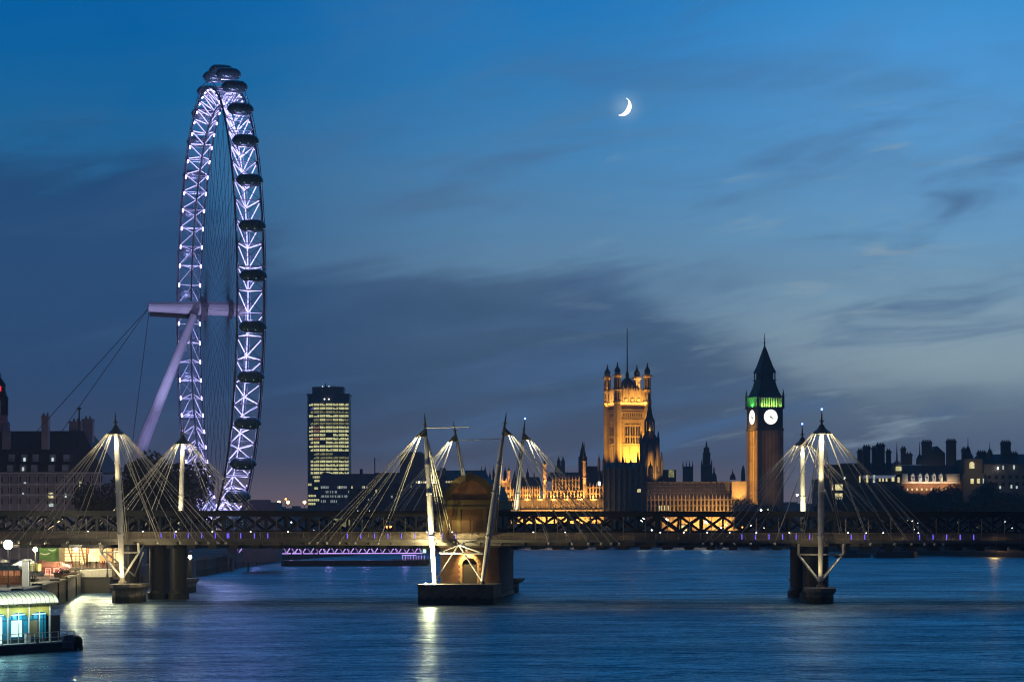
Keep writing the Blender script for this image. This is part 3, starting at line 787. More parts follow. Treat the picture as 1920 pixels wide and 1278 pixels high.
# body with a real doorway: two jambs, a head built of arch segments, and a back
dw, dz0, dz1 = 1.5, 3.4, 7.0
mb.box(-HWp, -dw, 0, 2.2, -1.5, 10.6); mb.box(dw, HWp, 0, 2.2, -1.5, 10.6); mb.box(-dw, dw, 0, 2.2, -1.5, dz0)
NA = 10
for i in range(NA):
    a0 = math.pi - math.pi * i / NA; a1 = math.pi - math.pi * (i + 1) / NA
    x0, z0 = dw * math.cos(a0), dz1 + dw * math.sin(a0); x1, z1 = dw * math.cos(a1), dz1 + dw * math.sin(a1)
    mb.prism([(x0, 0, z0), (x1, 0, z1), (x1, 0, 10.6), (x0, 0, 10.6)], (0, 2.2, 0))
mb.box(-HWp, HWp, 4.6, 30, -1.5, 10.6); mb.box(-HWp, -dw - .8, 2.2, 4.6, -1.5, 10.6); mb.box(dw + .8, HWp, 2.2, 4.6, -1.5, 10.6); mb.box(-dw - .8, dw + .8, 2.2, 4.6, 9.2, 10.6)
body = mb.build('wall', 'brick', pier)
mb = MB(PF)
for i in range(9):
    a0 = math.pi - math.pi * i / 9 - 0.02; a1 = math.pi - math.pi * (i + 1) / 9 + 0.02
    mb.prism([((dw + .05) * math.cos(a0), -0.12, dz1 + (dw + .05) * math.sin(a0)), ((dw + .05) * math.cos(a1), -0.12, dz1 + (dw + .05) * math.sin(a1)), (2.35 * math.cos(a1), -0.12, dz1 + 2.35 * math.sin(a1)), (2.35 * math.cos(a0), -0.12, dz1 + 2.35 * math.sin(a0))], (0, 0.3, 0))
for sd in (-1, 1):
    for j in range(7):
        e = 0.75 if j % 2 else 0.45
        x0, x1 = sorted((sd * (dw + .04), sd * (dw + e)))
        mb.box(x0, x1, -0.1, 0.2, dz0 + j * 0.52, dz0 + j * 0.52 + 0.47)
mb.build('door_surround', 'honey_stone', body)
MB(PF).box(-dw - .02, dw + .02, 0.9, 1.05, dz0, dz1 + 0.2).build('door', 'dark_iron', body)
mb = MB(PF); mb.box(-HWp - 0.25, HWp + 0.25, -0.25, 30.3, 10.6, 11.1); mb.box(-HWp - 0.15, HWp + 0.15, -0.15, 30.2, 0.4, 1.2); mb.build('string_course', 'honey_stone', body)
# pavilion
mat('ochre_stone', (0.20, 0.15, 0.055), 0.85, var=0.3, scale=0.4, bump=0.2)
mat('lunette_stone', (0.42, 0.20, 0.07), 0.85, var=0.3, scale=0.4)
mat('russet_stone', (0.16, 0.085, 0.03), 0.85, var=0.3, scale=0.4, bump=0.2)
mb = MB(PF); mb.box(-HWp + .15, HWp - .15, 0.6, 26, 11.1, 18.4); pv = mb.build('pavilion', 'russet_stone', pier)
mb = MB(PF); mb.box(-HWp - 0.35, HWp + 0.35, 0.0, 26.6, 18.4, 19.0); mb.box(-HWp - 0.1, HWp + 0.1, 0.25, 26.3, 19.0, 19.9); mb.box(-HWp - 0.3, HWp + 0.3, 0.05, 26.5, 19.9, 20.3); mb.build('cornice', 'ochre_stone', pv)
arc = lambda r, z0, n=16: [(r * math.cos(math.pi - math.pi * i / n), z0 + r * math.sin(math.pi - math.pi * i / n)) for i in range(n + 1)]
rb = HWp - 0.55
mb = MB(PF); mb.prism([(x, 1.2, z) for x, z in arc(rb, 20.3 - 0.5)], (0, 24.5, 0)); mb.build('vault_roof', 'slate', pv)
mb = MB(PF)
o1, i1 = arc(rb + 0.15, 19.9), arc(rb - 1.5, 20.3)
for k in range(16):
    mb.prism([(o1[k][0], 0.5, o1[k][1] if o1[k][1] > 20.3 else 20.3), (o1[k + 1][0], 0.5, max(20.3, o1[k + 1][1])), (i1[k + 1][0], 0.5, i1[k + 1][1] + .01), (i1[k][0], 0.5, i1[k][1] + .01)], (0, 0.7, 0))
MB(PF).prism([(x, 0.92, z) for x, z in arc(rb - 1.2, 20.31)], (0, .25, 0)).build('lunette', 'lunette_stone', pv)
mb.box(-0.45, 0.45, 0.3, 0.9, 20.3 + rb - 1.3, 20.3 + rb + 0.35)
mb.build('gable_arch', 'ochre_stone', pv)
mb = MB(PF)
for xx in (-HWp + .2, -HWp * 0.45, HWp * 0.45, HWp - 1.0):
    mb.box(xx, xx + 0.8, 0.35, 0.65, 11.1, 18.4)
mb.build('pilaster', 'ochre_stone', pv)
lamp('SPOT', PF(-0.6, -2.2, 10.3), 7000, (1.0, 0.62, 0.20), pier, aim=PF(-0.4, 0.3, 7.2), angle=84, size=0.2)
MB(PF).ball((-0.6, -0.4, 10.1), 0.25, 8, 6).build('lantern', 'warm_window', body)
lamp('SPOT', PF(-HWp - 1.0, -5.0, 13.0), 1500, (1.0, 0.78, 0.25), pier, aim=PF(0.5, 1, 20.5), angle=60, size=0.3)
# ------------------------------------------------------------------ moon: the sunlit lune of a sphere
DM = 12000.0
mc = P(1168.5, 200.5, DM); mr = 17.6 * DM / FPX
ang = R(-24)
pole = Vector((-math.sin(ang), 0, math.cos(ang))); lit_d = Vector((math.cos(ang), 0, math.sin(ang))); tow = Vector((0, -1, 0))
vs, fs = [], []
NA_, NB_ = 24, 8
for rr in (1.0, 0.97):
    for i in range(NA_ + 1):
        la = R(-88 + 176 * i / NA_)
        for j in range(NB_ + 1):
            lo_ = R(-20 + 76 * j / NB_)
            vs.append(mc + (pole * math.sin(la) + (lit_d * math.cos(lo_) + tow * math.sin(lo_)) * math.cos(la)) * mr * rr)
NV = (NA_ + 1) * (NB_ + 1)
for sh in (0, 1):
    for i in range(NA_):
        for j in range(NB_):
            a = sh * NV + i * (NB_ + 1) + j
            fs.append((a, a + 1, a + NB_ + 2, a + NB_ + 1))
for i in range(NA_):
    for j in (0, NB_):
        a = i * (NB_ + 1) + j
        fs.append((a, a + NB_ + 1, a + NB_ + 1 + NV, a + NV))
tag(MB().add(vs, fs).build('moon', 'moonlight', smooth=True), 'thin white crescent moon high in the blue dusk sky', 'moon')

def win_parts(par, mb_list, m):
    for b in mb_list:
        b.build('window', m, par)

# ------------------------------------------------------------------ office tower of lit floors
D = 1700.0
K = FPX / D
tw = thing('office_tower', (X(615, D), D + 14, 4.0), 'tall office tower whose floors glow yellow in rows', 'office tower')
def curved_slab(px0, px1, z0, z1, bulge, m, name, par, grow=0.0, dep=22):
    """a slab with gently curved long sides"""
    n = 10; x0, x1 = X(px0, D) - grow, X(px1, D) + grow
    fr_, bk = [], []
    for i in range(n + 1):
        x = x0 + (x1 - x0) * i / n; c = 1 - (2 * i / n - 1) ** 2
        fr_.append((x, D - bulge * c - grow, z0)); bk.append((x, D + dep + grow, z0))
    return MB().prism(fr_ + bk[::-1], (0, 0, z1 - z0)).build(name, m, par)
curved_slab(577, 655, 4.0, Z(738, D), 3.0, 'tower_cladding', 'core', tw)
curved_slab(586, 645, Z(738, D), Z(724, D), 3.0, 'tower_cladding', 'roof_plant', tw, dep=18)
curved_slab(576.5, 655.5, Z(740, D), Z(737, D), 3.0, 'tower_cladding', 'cornice', tw, grow=0.3)
MB().tube(P(611, 726, D + 8), P(611, 718, D + 8), 0.5).tube(P(626, 726, D + 8), P(626, 721, D + 8), 0.3).build('aerial', 'dark_iron', tw)
for px in (605.5, 617.5):
    MB().ball(P(px, 724, D - 1), 0.5, 6, 4).build('roof_lamp', 'white_point', tw)
for px in (609, 617):
    MB().ball(P(px, 747, D - 4), 0.5, 6, 4).build('roof_lamp', 'white_point', tw)
cols = [579.5, 588.5, 600, 611.5, 625, 635.5, 646.0, 654.5]
rowy = [757.5 + 7.1 * i for i in range(19)]
def front(px):
    n = (px - 577) / 78.0
    return D - 3.0 * (1 - (2 * n - 1) ** 2) - 0.08
rs = random.Random(3)
dark_rows = {4: (0,), 13: (0, 4, 5, 6), 8: (3,), 10: (2,)}
spand = MB(); extra = MB(); nwin = 0
for r, y in enumerate(rowy):
    for c in range(7):
        p0, p1 = cols[c] + 0.55, cols[c + 1] - 0.45
        if r == 14 and c in (0,): continue
        state = 'office_light'
        if c in dark_rows.get(r, ()): state = None
        elif r in (2, 5, 13, 14): state = 'office_dim'
        elif r == 4: state = 'office_light' if c in (2, 4, 5) else 'office_dim'
        elif c == 1 and r in (6, 7, 9): state = 'office_pink'
        elif r == 1 and c == 0: state = 'office_blue'
        if state is None: continue
        if c == 0 and r not in (0, 3, 6, 7, 8, 9, 11): p0 += 3
        b = MB()
        nn = 3 if c else 2
        for i in range(nn):
            a0 = p0 + (p1 - p0) * i / nn + 0.12; a1 = p0 + (p1 - p0) * (i + 1) / nn - 0.12
            hh = 0.0 if rs.random() > 0.25 else rs.uniform(0.3, 2.2)
            b.prism([(X(a0, D), front(a0), Z(y + 2.1, D)), (X(a1, D), front(a1), Z(y + 2.1, D)), (X(a1, D), front(a1), Z(y - 2.1 + hh, D)), (X(a0, D), front(a0), Z(y - 2.1 + hh, D))], (0, 0.06, 0))
        nwin += 1
        if nwin <= 98: b.build('window', state, tw)
        else: o_ = len(extra.v); extra.v += b.v; extra.f += [tuple(o_ + i for i in f) for f in b.f]
for (y, p0, p1) in ((893, 587, 600), (900, 590, 600), (907, 578, 584), (914, 590, 597), (928, 579, 590), (936, 578, 597), (943, 578, 590)):
    for i in range(int((p1 - p0) / 3.6) + 1):
        a0 = p0 + i * 3.6
        extra.prism([(X(a0, D), front(a0), Z(y + 2, D)), (X(a0 + 3, D), front(a0 + 3), Z(y + 2, D)), (X(a0 + 3, D), front(a0 + 3), Z(y - 2, D)), (X(a0, D), front(a0), Z(y - 2, D))], (0, 0.06, 0))
tag(extra.build('window', 'office_light', tw), kind='stuff')
mul = MB()
for c in cols[1:-1]:
    mul.box(X(c - 0.3, D), X(c + 0.3, D), front(c) - 0.25, front(c) + 0.3, 20, Z(750, D))
mul.build('mullion', 'tower_cladding', tw)

# ------------------------------------------------------------------ low dark hospital blocks beside the tower
def block(name, label, cat, px0, px1, py, D, depth, m='dark_stone', roofs=(), lights=(), lit='cool_window', extra_boxes=(), winw=2.4, winh=3.6, group=None, darks=()):
    o = thing(name, (X((px0 + px1) / 2, D), D + depth / 2, 5.5), label, cat, group)
    MB().box(X(px0, D), X(px1, D), D, D + depth, 3.0, Z(py, D)).build('wall', m, o)
    for (a, b, y0, y1) in extra_boxes:
        MB().box(X(a, D), X(b, D), D + 2, D + depth - 2, Z(y1, D), Z(y0, D)).build('roof_house', m, o)
    for (a, b, ye, yr) in roofs:
        MB().taper(X(a, D), X(b, D), D + 0.3, D + depth - .3, Z(ye, D) + 0.01, Z(yr, D), (X(b, D) - X(a, D)) * 0.06, depth * 0.42).build('roof', 'slate', o)
    for (px, y, ww, hh, mm) in lights:
        MB().box(X(px, D), X(px + ww, D), D - 0.1, D + 0.2, Z(y + hh, D), Z(y, D)).build('window', mm, o)
    for (px, y, ww, hh) in darks:
        MB().box(X(px, D), X(px + ww, D), D - 0.06, D + 0.2, Z(y + hh, D), Z(y, D)).build('window', 'dark_glass', o)
    return o
rs = random.Random(5)
L = []
for px in (602, 605, 608, 611, 614, 633, 636, 639, 642, 645, 648, 659, 679, 682, 687, 694, 698, 701): L.append((px, 910, 2.2, 4.5, 'ward_light' if rs.random() > .4 else 'warm_window'))
for px in (611, 614, 619, 623, 628, 630, 653): L.append((px, 918.5, 1.7, 4.5, 'ward_light'))
for px in (603, 606, 610, 614, 619, 623, 628, 633, 636, 641, 646, 649): L.append((px, 927, 2.2, 4.2, 'ward_light'))
for px in (602, 606, 609, 620, 623, 626, 630): L.append((px, 936, 1.6, 5, 'ward_light'))
block('hospital_block', 'long flat-roofed dark hospital block with rows of small cold lights, beside the office tower', 'building', 601, 757, 887, 1250, 40, 'dusky_stone', lights=L,
      extra_boxes=((604, 612, 884, 887), (702, 757, 885, 888)))
MB()
ch = MB(); ch.box(X(672, 1250), X(677, 1250), 1262, 1266, Z(887, 1250), Z(877, 1250)); ch.tube(P(703, 887, 1262), P(703, 857, 1262), 0.35)
tag(ch.build('chimney_stack', 'slate'), 'short stack and slim aerial on the flat hospital roof', 'chimney')
block('hospital_tower', 'dark blocky hospital tower rising behind the lit cable fan', 'building', 750, 795, 850, 1220, 36, 'dusky_stone', extra_boxes=((758, 790, 846, 850),),
      lights=[(772, 926, 3, 5, 'ward_light'), (733, 926, 3, 4, 'ward_light')])
L = [(780 + i * 4.6, 901.5, 2.8, 3.4, 'white_point' if i % 3 == 1 else 'warm_window') for i in range(9)] + [(836 + i * 4.8, 901, 3.0, 3.2, 'warm_window') for i in range(6)] + [(770, 910, 2, 3, 'ward_light')]
block('hospital_wing', 'dark slate-roofed wing with one string of little lights under the eaves, left of the pavilion', 'building', 780, 918, 898, 1200, 30, 'dusky_stone',
      roofs=((780, 918, 898, 880),), lights=L, extra_boxes=((824, 834, 876, 898),))
L = [(733, 928, 3.4, 4.5, 'ward_light'), (704, 917, 3, 5.5, 'warm_window'), (690, 934, 2, 3, 'ward_light'), (757, 957, 1.5, 2, 'white_point'), (692, 956, 1.5, 2, 'white_point'), (670, 956, 1.6, 2, 'white_point')]
block('riverside_block', 'low black riverside block with a few scattered lights, in front of the hospital', 'building', 655, 930, 915, 1130, 25, 'dark_stone', lights=L,
      extra_boxes=((690, 760, 905, 915), (850, 930, 905, 915)))

# ------------------------------------------------------------------ county offices with steep roof, chimneys and dormers
D = 640.0
ch = thing('riverside_offices', (X(70, D), D + 15, 4.0), 'long grey stone offices with a steep black roof and tall chimneys, behind the market', 'building')
MB().box(X(-60, D), X(192, D), D, D + 32, 5.0, Z(886, D)).build('wall', 'grey_stone', ch)
co = MB()
for y in (884, 905, 925): co.box(X(-60, D), X(193, D), D - 0.5, D, Z(y + 1.4, D), Z(y - 1.4, D))
for px in range(-50, 190, 17): co.box(X(px, D), X(px + 1.6, D), D - 0.35, D, 4.0, Z(886.5, D))
co.build('string_course', 'pale_stone', ch)
x0, x1 = X(-62, D), X(194, D)
zr0, zr1 = Z(882.5, D), Z(803, D)
MB().add([(x0, D - .6, zr0), (x1, D - .6, zr0), (x1, D + 32.6, zr0), (x0, D + 32.6, zr0), (x0, D + 9, zr1), (X(146, D), D + 9, zr1), (X(146, D), D + 23, zr1), (x0, D + 23, zr1)],
         [(0, 3, 2, 1), (4, 5, 6, 7), (0, 1, 5, 4), (1, 2, 6, 5), (2, 3, 7, 6), (3, 0, 4, 7)]).build('roof', 'slate', ch)
def chim(px0, px1, pyt, pyb, yo, m='grey_stone'):
    b = MB(); b.box(X(px0, D), X(px1, D), D + yo, D + yo + 3, Z(pyb, D), Z(pyt, D)); b.box(X(px0 - .8, D), X(px1 + .8, D), D + yo - .15, D + yo + 3.15, Z(pyt + 3.5, D), Z(pyt + 1.5, D))
    for i in range(2): b.lathe([(0.35, 0), (0.28, 0.9)], ((X(px0 + 4, D) + X(px1 - 4, D)) / 2 + (i - .5) * 1.2, D + yo + 1.5, Z(pyt, D)), 8)
    return b.build('chimney', m, ch)
chim(75, 87, 776, 839, 2.2); chim(1, 13, 806, 839, 2.2); chim(117, 140, 784, 822, 10); chim(139, 159, 779, 832, 12)
MB().tube(P(149, 838, D - 1), P(149, 764, D - 1), 0.3, 0.22).lathe([(0.7, 0), (0.6, 0.6)], P(149, 765, D - 1), 8).build('vent_pipe', 'dark_iron', ch)
for i, px in enumerate((15, 39, 60, 92, 118)):
    for row, (yt, yb) in enumerate(((849, 863), (869, 881))):
        yo = 2.3 - row * 1.9
        b = MB(); b.box(X(px - 1.2, D), X(px + 13, D), D + yo - 1.3, D + yo + 3, Z(yb + 1.5, D), Z(yt - 1.5, D)); dm = b.build('dormer', 'slate', ch)
        MB().box(X(px, D), X(px + 11.5, D), D + yo - 1.42, D + yo - 1.2, Z(yb, D), Z(yt, D)).build('window', 'grey_pane', dm)
        if (i, row) in ((1, 0), (1, 1), (3, 0)):
            MB().box(X(px + 4, D), X(px + 8, D), D + yo - 1.5, D + yo - 1.43, Z(yb - 1, D), Z(yb - 8, D)).build('lit_pane', 'cool_window', dm)
for (px, y, ww, hh, mm) in ((91, 921, 9, 10, 'warm_window'), (92, 941, 8, 6, 'cool_window'), (149, 900, 6, 9, 'warm_window'), (149, 943, 6, 6, 'warm_window'), (45, 901, 4, 5, 'cool_window'), (42, 921, 3, 4, 'cool_window'), (122, 923, 3, 7, 'cool_window')):
    MB().box(X(px, D), X(px + ww, D), D - 0.1, D + 0.3, Z(y + hh, D), Z(y, D)).build('window', mm, ch)
for row, y in enumerate((890, 911, 931)):
    for px in range(-40, 188, 17):
        if (row, px) in (): continue
        MB().box(X(px + 5, D), X(px + 11, D), D - 0.06, D + 0.3, Z(y + 11, D), Z(y, D)).build('window', 'dark_glass', ch)
lamp('AREA', (X(60, D), D - 30, 8), 1300, (1.0, 0.78, 0.75), ch, aim=(X(60, D), D, 24), sx=40, sy=3)
# cupola
D = 720.0
cu = thing('cupola_tower', (X(2, D), D, 4.0), 'dark domed cupola with red-lit openings at the edge of the frame', 'tower')
cx = X(2, D); k = D / FPX
b = MB(); b.lathe([(17 * k, Z(838, D) - 16), (17 * k, Z(790, D)), (13 * k, Z(785, D)), (13 * k, Z(776, D)), (14.5 * k, Z(775, D))], (cx, D, 0), 8, R(22.5)); b.box(cx - 17 * k, cx + 17 * k, D - 8, D + 8, 4.0, Z(836, D)); b.build('drum', 'grey_stone', cu)
b = MB()
for i in range(8):
    a = R(45 * i); b.box(cx + 11.5 * k * math.cos(a) - .35, cx + 11.5 * k * math.cos(a) + .35, D + 11.5 * k * math.sin(a) - .35, D + 11.5 * k * math.sin(a) + .35, Z(776, D), Z(746, D))
b.lathe([(14 * k, Z(747, D)), (14.5 * k, Z(743, D)), (11 * k, Z(737, D)), (10 * k, Z(733, D)), (10 * k, Z(731, D))], (cx, D, 0), 16)
b.lathe([(9 * k, Z(733, D)), (9 * k, Z(720, D))], (cx, D, 0), 8); b.lathe([(10 * k, Z(721, D)), (8.5 * k, Z(716, D)), (4 * k, Z(710, D)), (1 * k, Z(706, D)), (0.6 * k, Z(696, D))], (cx, D, 0), 12)
b.build('lantern', 'dark_iron', cu)
MB().box(cx - 2 * k, cx + 5.5 * k, D - 8, D - 7.2, Z(772, D), Z(750, D)).build('red_opening', 'red_light', cu)
MB().box(cx - 1.5 * k, cx + 3 * k, D - 9.2 * k - .4, D - 9.0 * k, Z(731, D), Z(722, D)).build('red_opening', 'red_light', cu)

# ------------------------------------------------------------------ trees
mat('leaf_dark', (0.045, 0.05, 0.025), 0.8, var=0.5, scale=0.25)
mat('leaf_brown', (0.07, 0.05, 0.025), 0.8, var=0.5, scale=0.25)
def crown_mesh(rw, rh, seed, n=1500, leaf=0.62):
    r_ = random.Random(seed); mb = MB()
    lobes = [(Vector((r_.uniform(-.55, .55) * rw, r_.uniform(-.55, .55) * rw, r_.uniform(-.5, .7) * rh)), r_.uniform(0.32, 0.55)) for _ in range(11)]
    for i in range(n):
        c, rr = lobes[r_.randrange(len(lobes))]
        d = Vector((r_.gauss(0, 1), r_.gauss(0, 1), r_.gauss(0, 1))).normalized() * (r_.random() ** 0.35)
        p = c + Vector((d.x * rw * rr, d.y * rw * rr, d.z * rh * rr * 1.05))
        u = Vector((r_.gauss(0, 1), r_.gauss(0, 1), r_.gauss(0, 1))).normalized(); v = u.cross(Vector((r_.gauss(0, 1), r_.gauss(0, 1), r_.gauss(0, 1)))).normalized()
        s = leaf * r_.uniform(0.6, 1.4)
        mb.add([p - u * s, p + v * s * .6, p + u * s, p - v * s * .6], [(0, 1, 2, 3)])
    return mb
def make_tree(h, rw, seed, leafm, n=1500, leaf=0.62):
    """a tree standing at the world origin"""
    o = thing('plane_tree', (0, 0, 0), None, None)
    t = MB(); r_ = random.Random(seed)
    t.tube((0, 0, -0.3), (0.1, 0, h * 0.34), h * 0.022, h * 0.016, 8)
    for i in range(7):
        a = 6.28 * i / 7 + r_.uniform(-.3, .3); z0 = h * r_.uniform(0.26, 0.36)
        p1 = Vector((math.cos(a) * rw * 0.4, math.sin(a) * rw * .4, h * r_.uniform(.48, .62))); p2 = Vector((math.cos(a) * rw * 0.72, math.sin(a) * rw * .72, h * r_.uniform(.66, .9)))
        t.tube((0.1, 0, z0), p1, h * .011, h * .007, 6); t.tube(p1, p2, h * .007, h * .003, 5)
    t.build('trunk', 'bark', o)
    cm = crown_mesh(rw, h * 0.36, seed, n, leaf); cm.v = [p + Vector((0, 0, h * 0.62)) for p in cm.v]; cm.build('crown', leafm, o)
    return o
protos = [make_tree(24, 9.5, 11, 'leaf_dark', 5200, 0.5), make_tree(22, 8.5, 12, 'leaf_brown', 4800, 0.5), make_tree(26, 10, 13, 'leaf_dark', 5600, 0.5)]
used = [False] * 3
def put_tree(i, x, y, z, s, rz, label, group):
    o = protos[i] if not used[i] else copy_tree(protos[i]); used[i] = True
    o.location = (x, y, z); o.scale = (s, s, s); o.rotation_euler = (0, 0, rz)
    return tag(o, label, 'tree', group)
rs = random.Random(9)
for i, (px, D, s) in enumerate(((205, 560, 0.95), (238, 575, 1.0), (272, 566, 1.15), (306, 580, 1.2), (342, 568, .92))):
    lab = ['dark tree beside the grey offices, behind the tall upright mast', 'dark tree between the tall mast and the big wheel leg'][0 if i < 2 else 1]
    put_tree(i % 3, X(px, D), D + 6, 4.0, s, rs.uniform(0, 6), lab, 'dark riverside trees by the offices' if i < 2 else 'dark riverside trees under the wheel')
for i, (px, D, s) in enumerate(((1400, 1296, 1.0), (1420, 1292, 0.85), (1445, 1300, 0.8), (1462, 1296, 0.7), (1385, 1298, 0.7))):
    put_tree(i % 3, X(px, D), D, 5.4, s, rs.uniform(0, 6), 'dark tree at the foot of the clock tower', 'trees at the foot of the clock tower')
px = 1565
i = 0
while px < 1990:
    for D, s in ((1010 - (px - 1560) * 0.17, 0.92), (1060 - (px - 1560) * 0.15, 1.05)):
        put_tree(i % 3, X(px + rs.uniform(-6, 6), D) , D + 12, 5.4, s * rs.uniform(0.85, 1.08), rs.uniform(0, 6), 'dark tree in the thick row along the far embankment', 'trees along the far embankment'); i += 1
    px += 27

# ------------------------------------------------------------------ the floodlit river palace
D = 1330.0; K = FPX / D
pal = thing('riverside_palace', (X(1150, D), D + 20, 5.4), 'long gothic palace on the water, half floodlit gold and half dark', 'palace')
def bx(px0, px1, pyt, pyb, d0, d1):
    return MB().box(X(px0, D), X(px1, D), D + d0, D + d1, Z(pyb, D), Z(pyt, D))
# terrace storey (bright)
MB().box(X(925, D), X(1132, D), D, D + 30, 3, Z(936, D)).build('wall', 'honey_stone', pal)
def gothic(px0, px1, ytop, ybot, d0, d1, step, name, m='honey_stone', wins=((0.2, 0.75),), wm='dark_glass', pinn=True, cren=True, par=pal):
    o = bx(px0, px1, ytop, ybot, d0, d1).build(name, m, par)
    n = max(1, round((px1 - px0) / step)); st = (px1 - px0) / n
    b = MB()
    for i in range(n + 1):
        c = px0 + i * st
        b.box(X(c - 0.75, D), X(c + 0.75, D), D + d0 - 0.7, D + d0, Z(ybot, D), Z(ytop - 1.0, D))
        if pinn: b.lathe([(0.42, 0), (0.5, .5), (0.05, 2.6)], (X(c, D), D + d0 - 0.3, Z(ytop - 1, D)), 4, R(45))
    if cren:
        for i in range(n * 2):
            c = px0 + i * st / 2
            b.box(X(c + 0.2 * st / 2, D), X(c + 0.8 * st / 2, D), D + d0 - 0.2, D + d0 + 0.3, Z(ytop, D), Z(ytop - 1.6, D))
    b.build('buttress', m, o)
    H = ybot - ytop
    for (a, e) in wins:
        for i in range(n):
            c = px0 + i * st
            MB().box(X(c + st * .27, D), X(c + st * .73, D), D + d0 - 0.12, D + d0 + 0.2, Z(ytop + H * e, D), Z(ytop + H * a, D)).build('window', wm, o)
    return o
gothic(933, 1131, 936, 962, -0.5, 1, 9.5, 'terrace_storey', wins=(), cren=False, pinn=False)
tr_ = MB()
for y in (936.5, 956):
    tr_.box(X(933, D), X(1131.5, D), D - 1.6, D - 0.5, Z(y + 0.7, D), Z(y - 0.9, D))
for i in range(64):
    c = 934 + i * 3.1; tr_.box(X(c, D), X(c + .9, D), D - 1.1, D - 0.5, Z(954, D), Z(938.5, D))
tr_.build('moulding', 'honey_stone', pal)
gothic(958, 1012, 919, 936, 0.5, 20, 4.6, 'upper_storey', wins=((0.10, 0.42), (0.58, 0.95)))
gothic(1036, 1086, 900.5, 920, 1.0, 20, 6.2, 'upper_storey', wins=((0.08, 0.55), (0.66, 0.95)))
gothic(1020, 1096, 920, 936, 0.6, 20, 6.2, 'upper_storey', wins=((0.15, 0.9),), pinn=False, cren=False)
gothic(1100, 1131, 914, 936, 0.5, 20, 6.2, 'upper_storey', wins=((0.08, 0.48), (0.6, 0.95)))
gothic(934, 957, 902, 936, 0.2, 12, 7.6, 'corner_pavilion', wins=((0.32, 0.48), (0.62, 0.76)))
def turret(px, ytop, yspire, ybot, rpx, d0, name, m, par=pal, sp='slate', n=8):
    k = rpx * D / FPX
    b = MB(); zt = Z(ytop, D); zb = Z(ybot, D); zs = Z(yspire, D)
    b.lathe([(k, zb), (k, zt - (zt - zb) * .45), (k * 1.25, zt - (zt - zb) * .44), (k * 1.25, zt - (zt - zb) * .41), (k, zt - (zt - zb) * .40), (k, zt), (k * 1.3, zt + .1), (k * 1.3, zt + .7)], (X(px, D), D + d0, 0), n, R(22.5))
    o = b.build(name, m, par)
    MB().lathe([(k * 1.05, zt + .7), (k * 0.9, zt + (zs - zt) * .3), (k * .35, zt + (zs - zt) * .55), (k * .3, zt + (zs - zt) * .6), (0.1, zs)], (X(px, D), D + d0, 0), n, R(22.5)).build('spire', sp, o)
    return o
turret(1021.5, 872, 853, 936, 3.4, 0, 'turret', 'honey_stone'); turret(1096, 866, 828, 936, 3.2, 0, 'turret', 'honey_stone')
turret(954.5, 884, 872, 902, 2.4, 0.5, 'turret', 'honey_stone'); turret(937.5, 890, 880, 902, 1.6, 0.5, 'turret', 'honey_stone')
turret(1064, 892, 883, 901, 3.2, 6, 'turret', 'honey_stone')
# roofs behind, dark
rf = MB()
def roof(px0, px1, ye, yr, d0=3, d1=30):
    rf.taper(X(px0, D), X(px1, D), D + d0, D + d1, Z(ye, D), Z(yr, D), 2, (d1 - d0) * .42)
roof(956, 1018, 918, 893); roof(1026, 1094, 900, 884, 6, 34); roof(1098, 1134, 913, 872, 12, 40)
rf.build('roof', 'slate', pal)
for (px, yt, w_) in ((947, 873, 3), (965, 880, 3), (990, 876, 3.2), (1003, 884, 3), (925, 872, 2.4), (918, 880, 2.4), (909, 870, 2.4), (902, 872, 2.2), (895, 878, 2.2)):
    b = MB(); k = w_ * D / FPX
    b.lathe([(k, Z(905, D)), (k, Z(yt + 14, D)), (k * .8, Z(yt + 9, D)), (k * .3, Z(yt + 5, D)), (0.1, Z(yt - 1, D))], (X(px, D), D + 26, 0), 6)
    b.build('roof_pinnacle', 'slate', pal)
for px in (1048, 1056):     # twin distant church turrets over the roof
    pass
# middle block: slate's darkness stands in for its unlit stone
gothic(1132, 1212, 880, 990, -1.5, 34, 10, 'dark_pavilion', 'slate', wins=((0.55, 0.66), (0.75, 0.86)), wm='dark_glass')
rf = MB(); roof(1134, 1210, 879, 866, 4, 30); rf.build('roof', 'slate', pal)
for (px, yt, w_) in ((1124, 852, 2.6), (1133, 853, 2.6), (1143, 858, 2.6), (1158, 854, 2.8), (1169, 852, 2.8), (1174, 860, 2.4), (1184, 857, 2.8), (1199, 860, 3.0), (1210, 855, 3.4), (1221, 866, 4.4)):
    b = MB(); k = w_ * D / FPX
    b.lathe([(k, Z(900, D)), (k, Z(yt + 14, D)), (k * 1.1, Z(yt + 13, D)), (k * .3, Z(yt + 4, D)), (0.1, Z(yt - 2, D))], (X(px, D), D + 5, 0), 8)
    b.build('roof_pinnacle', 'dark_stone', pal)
MB().box(X(1195, D), X(1202, D), D - 1.7, D - 1.5, Z(923, D), Z(917, D)).build('lit_window', 'warm_window', pal)
MB().box(X(1121.5, D), X(1125.5, D), D - 1, D + 0.1, Z(910, D), Z(903, D)).build('lit_window', 'white_point', pal)
# spired tower behind the second turret
D2 = D; b = MB(); k = D / FPX
b.lathe([(9 * k, Z(920, D)), (9 * k, Z(855, D)), (6.5 * k, Z(851, D)), (5 * k, Z(842, D)), (2.4 * k, Z(834, D)), (0.1, Z(824, D))], (X(1096, D), D + 30, 0), 8, R(22.5)); b.build('dark_tower', 'dark_stone', pal)
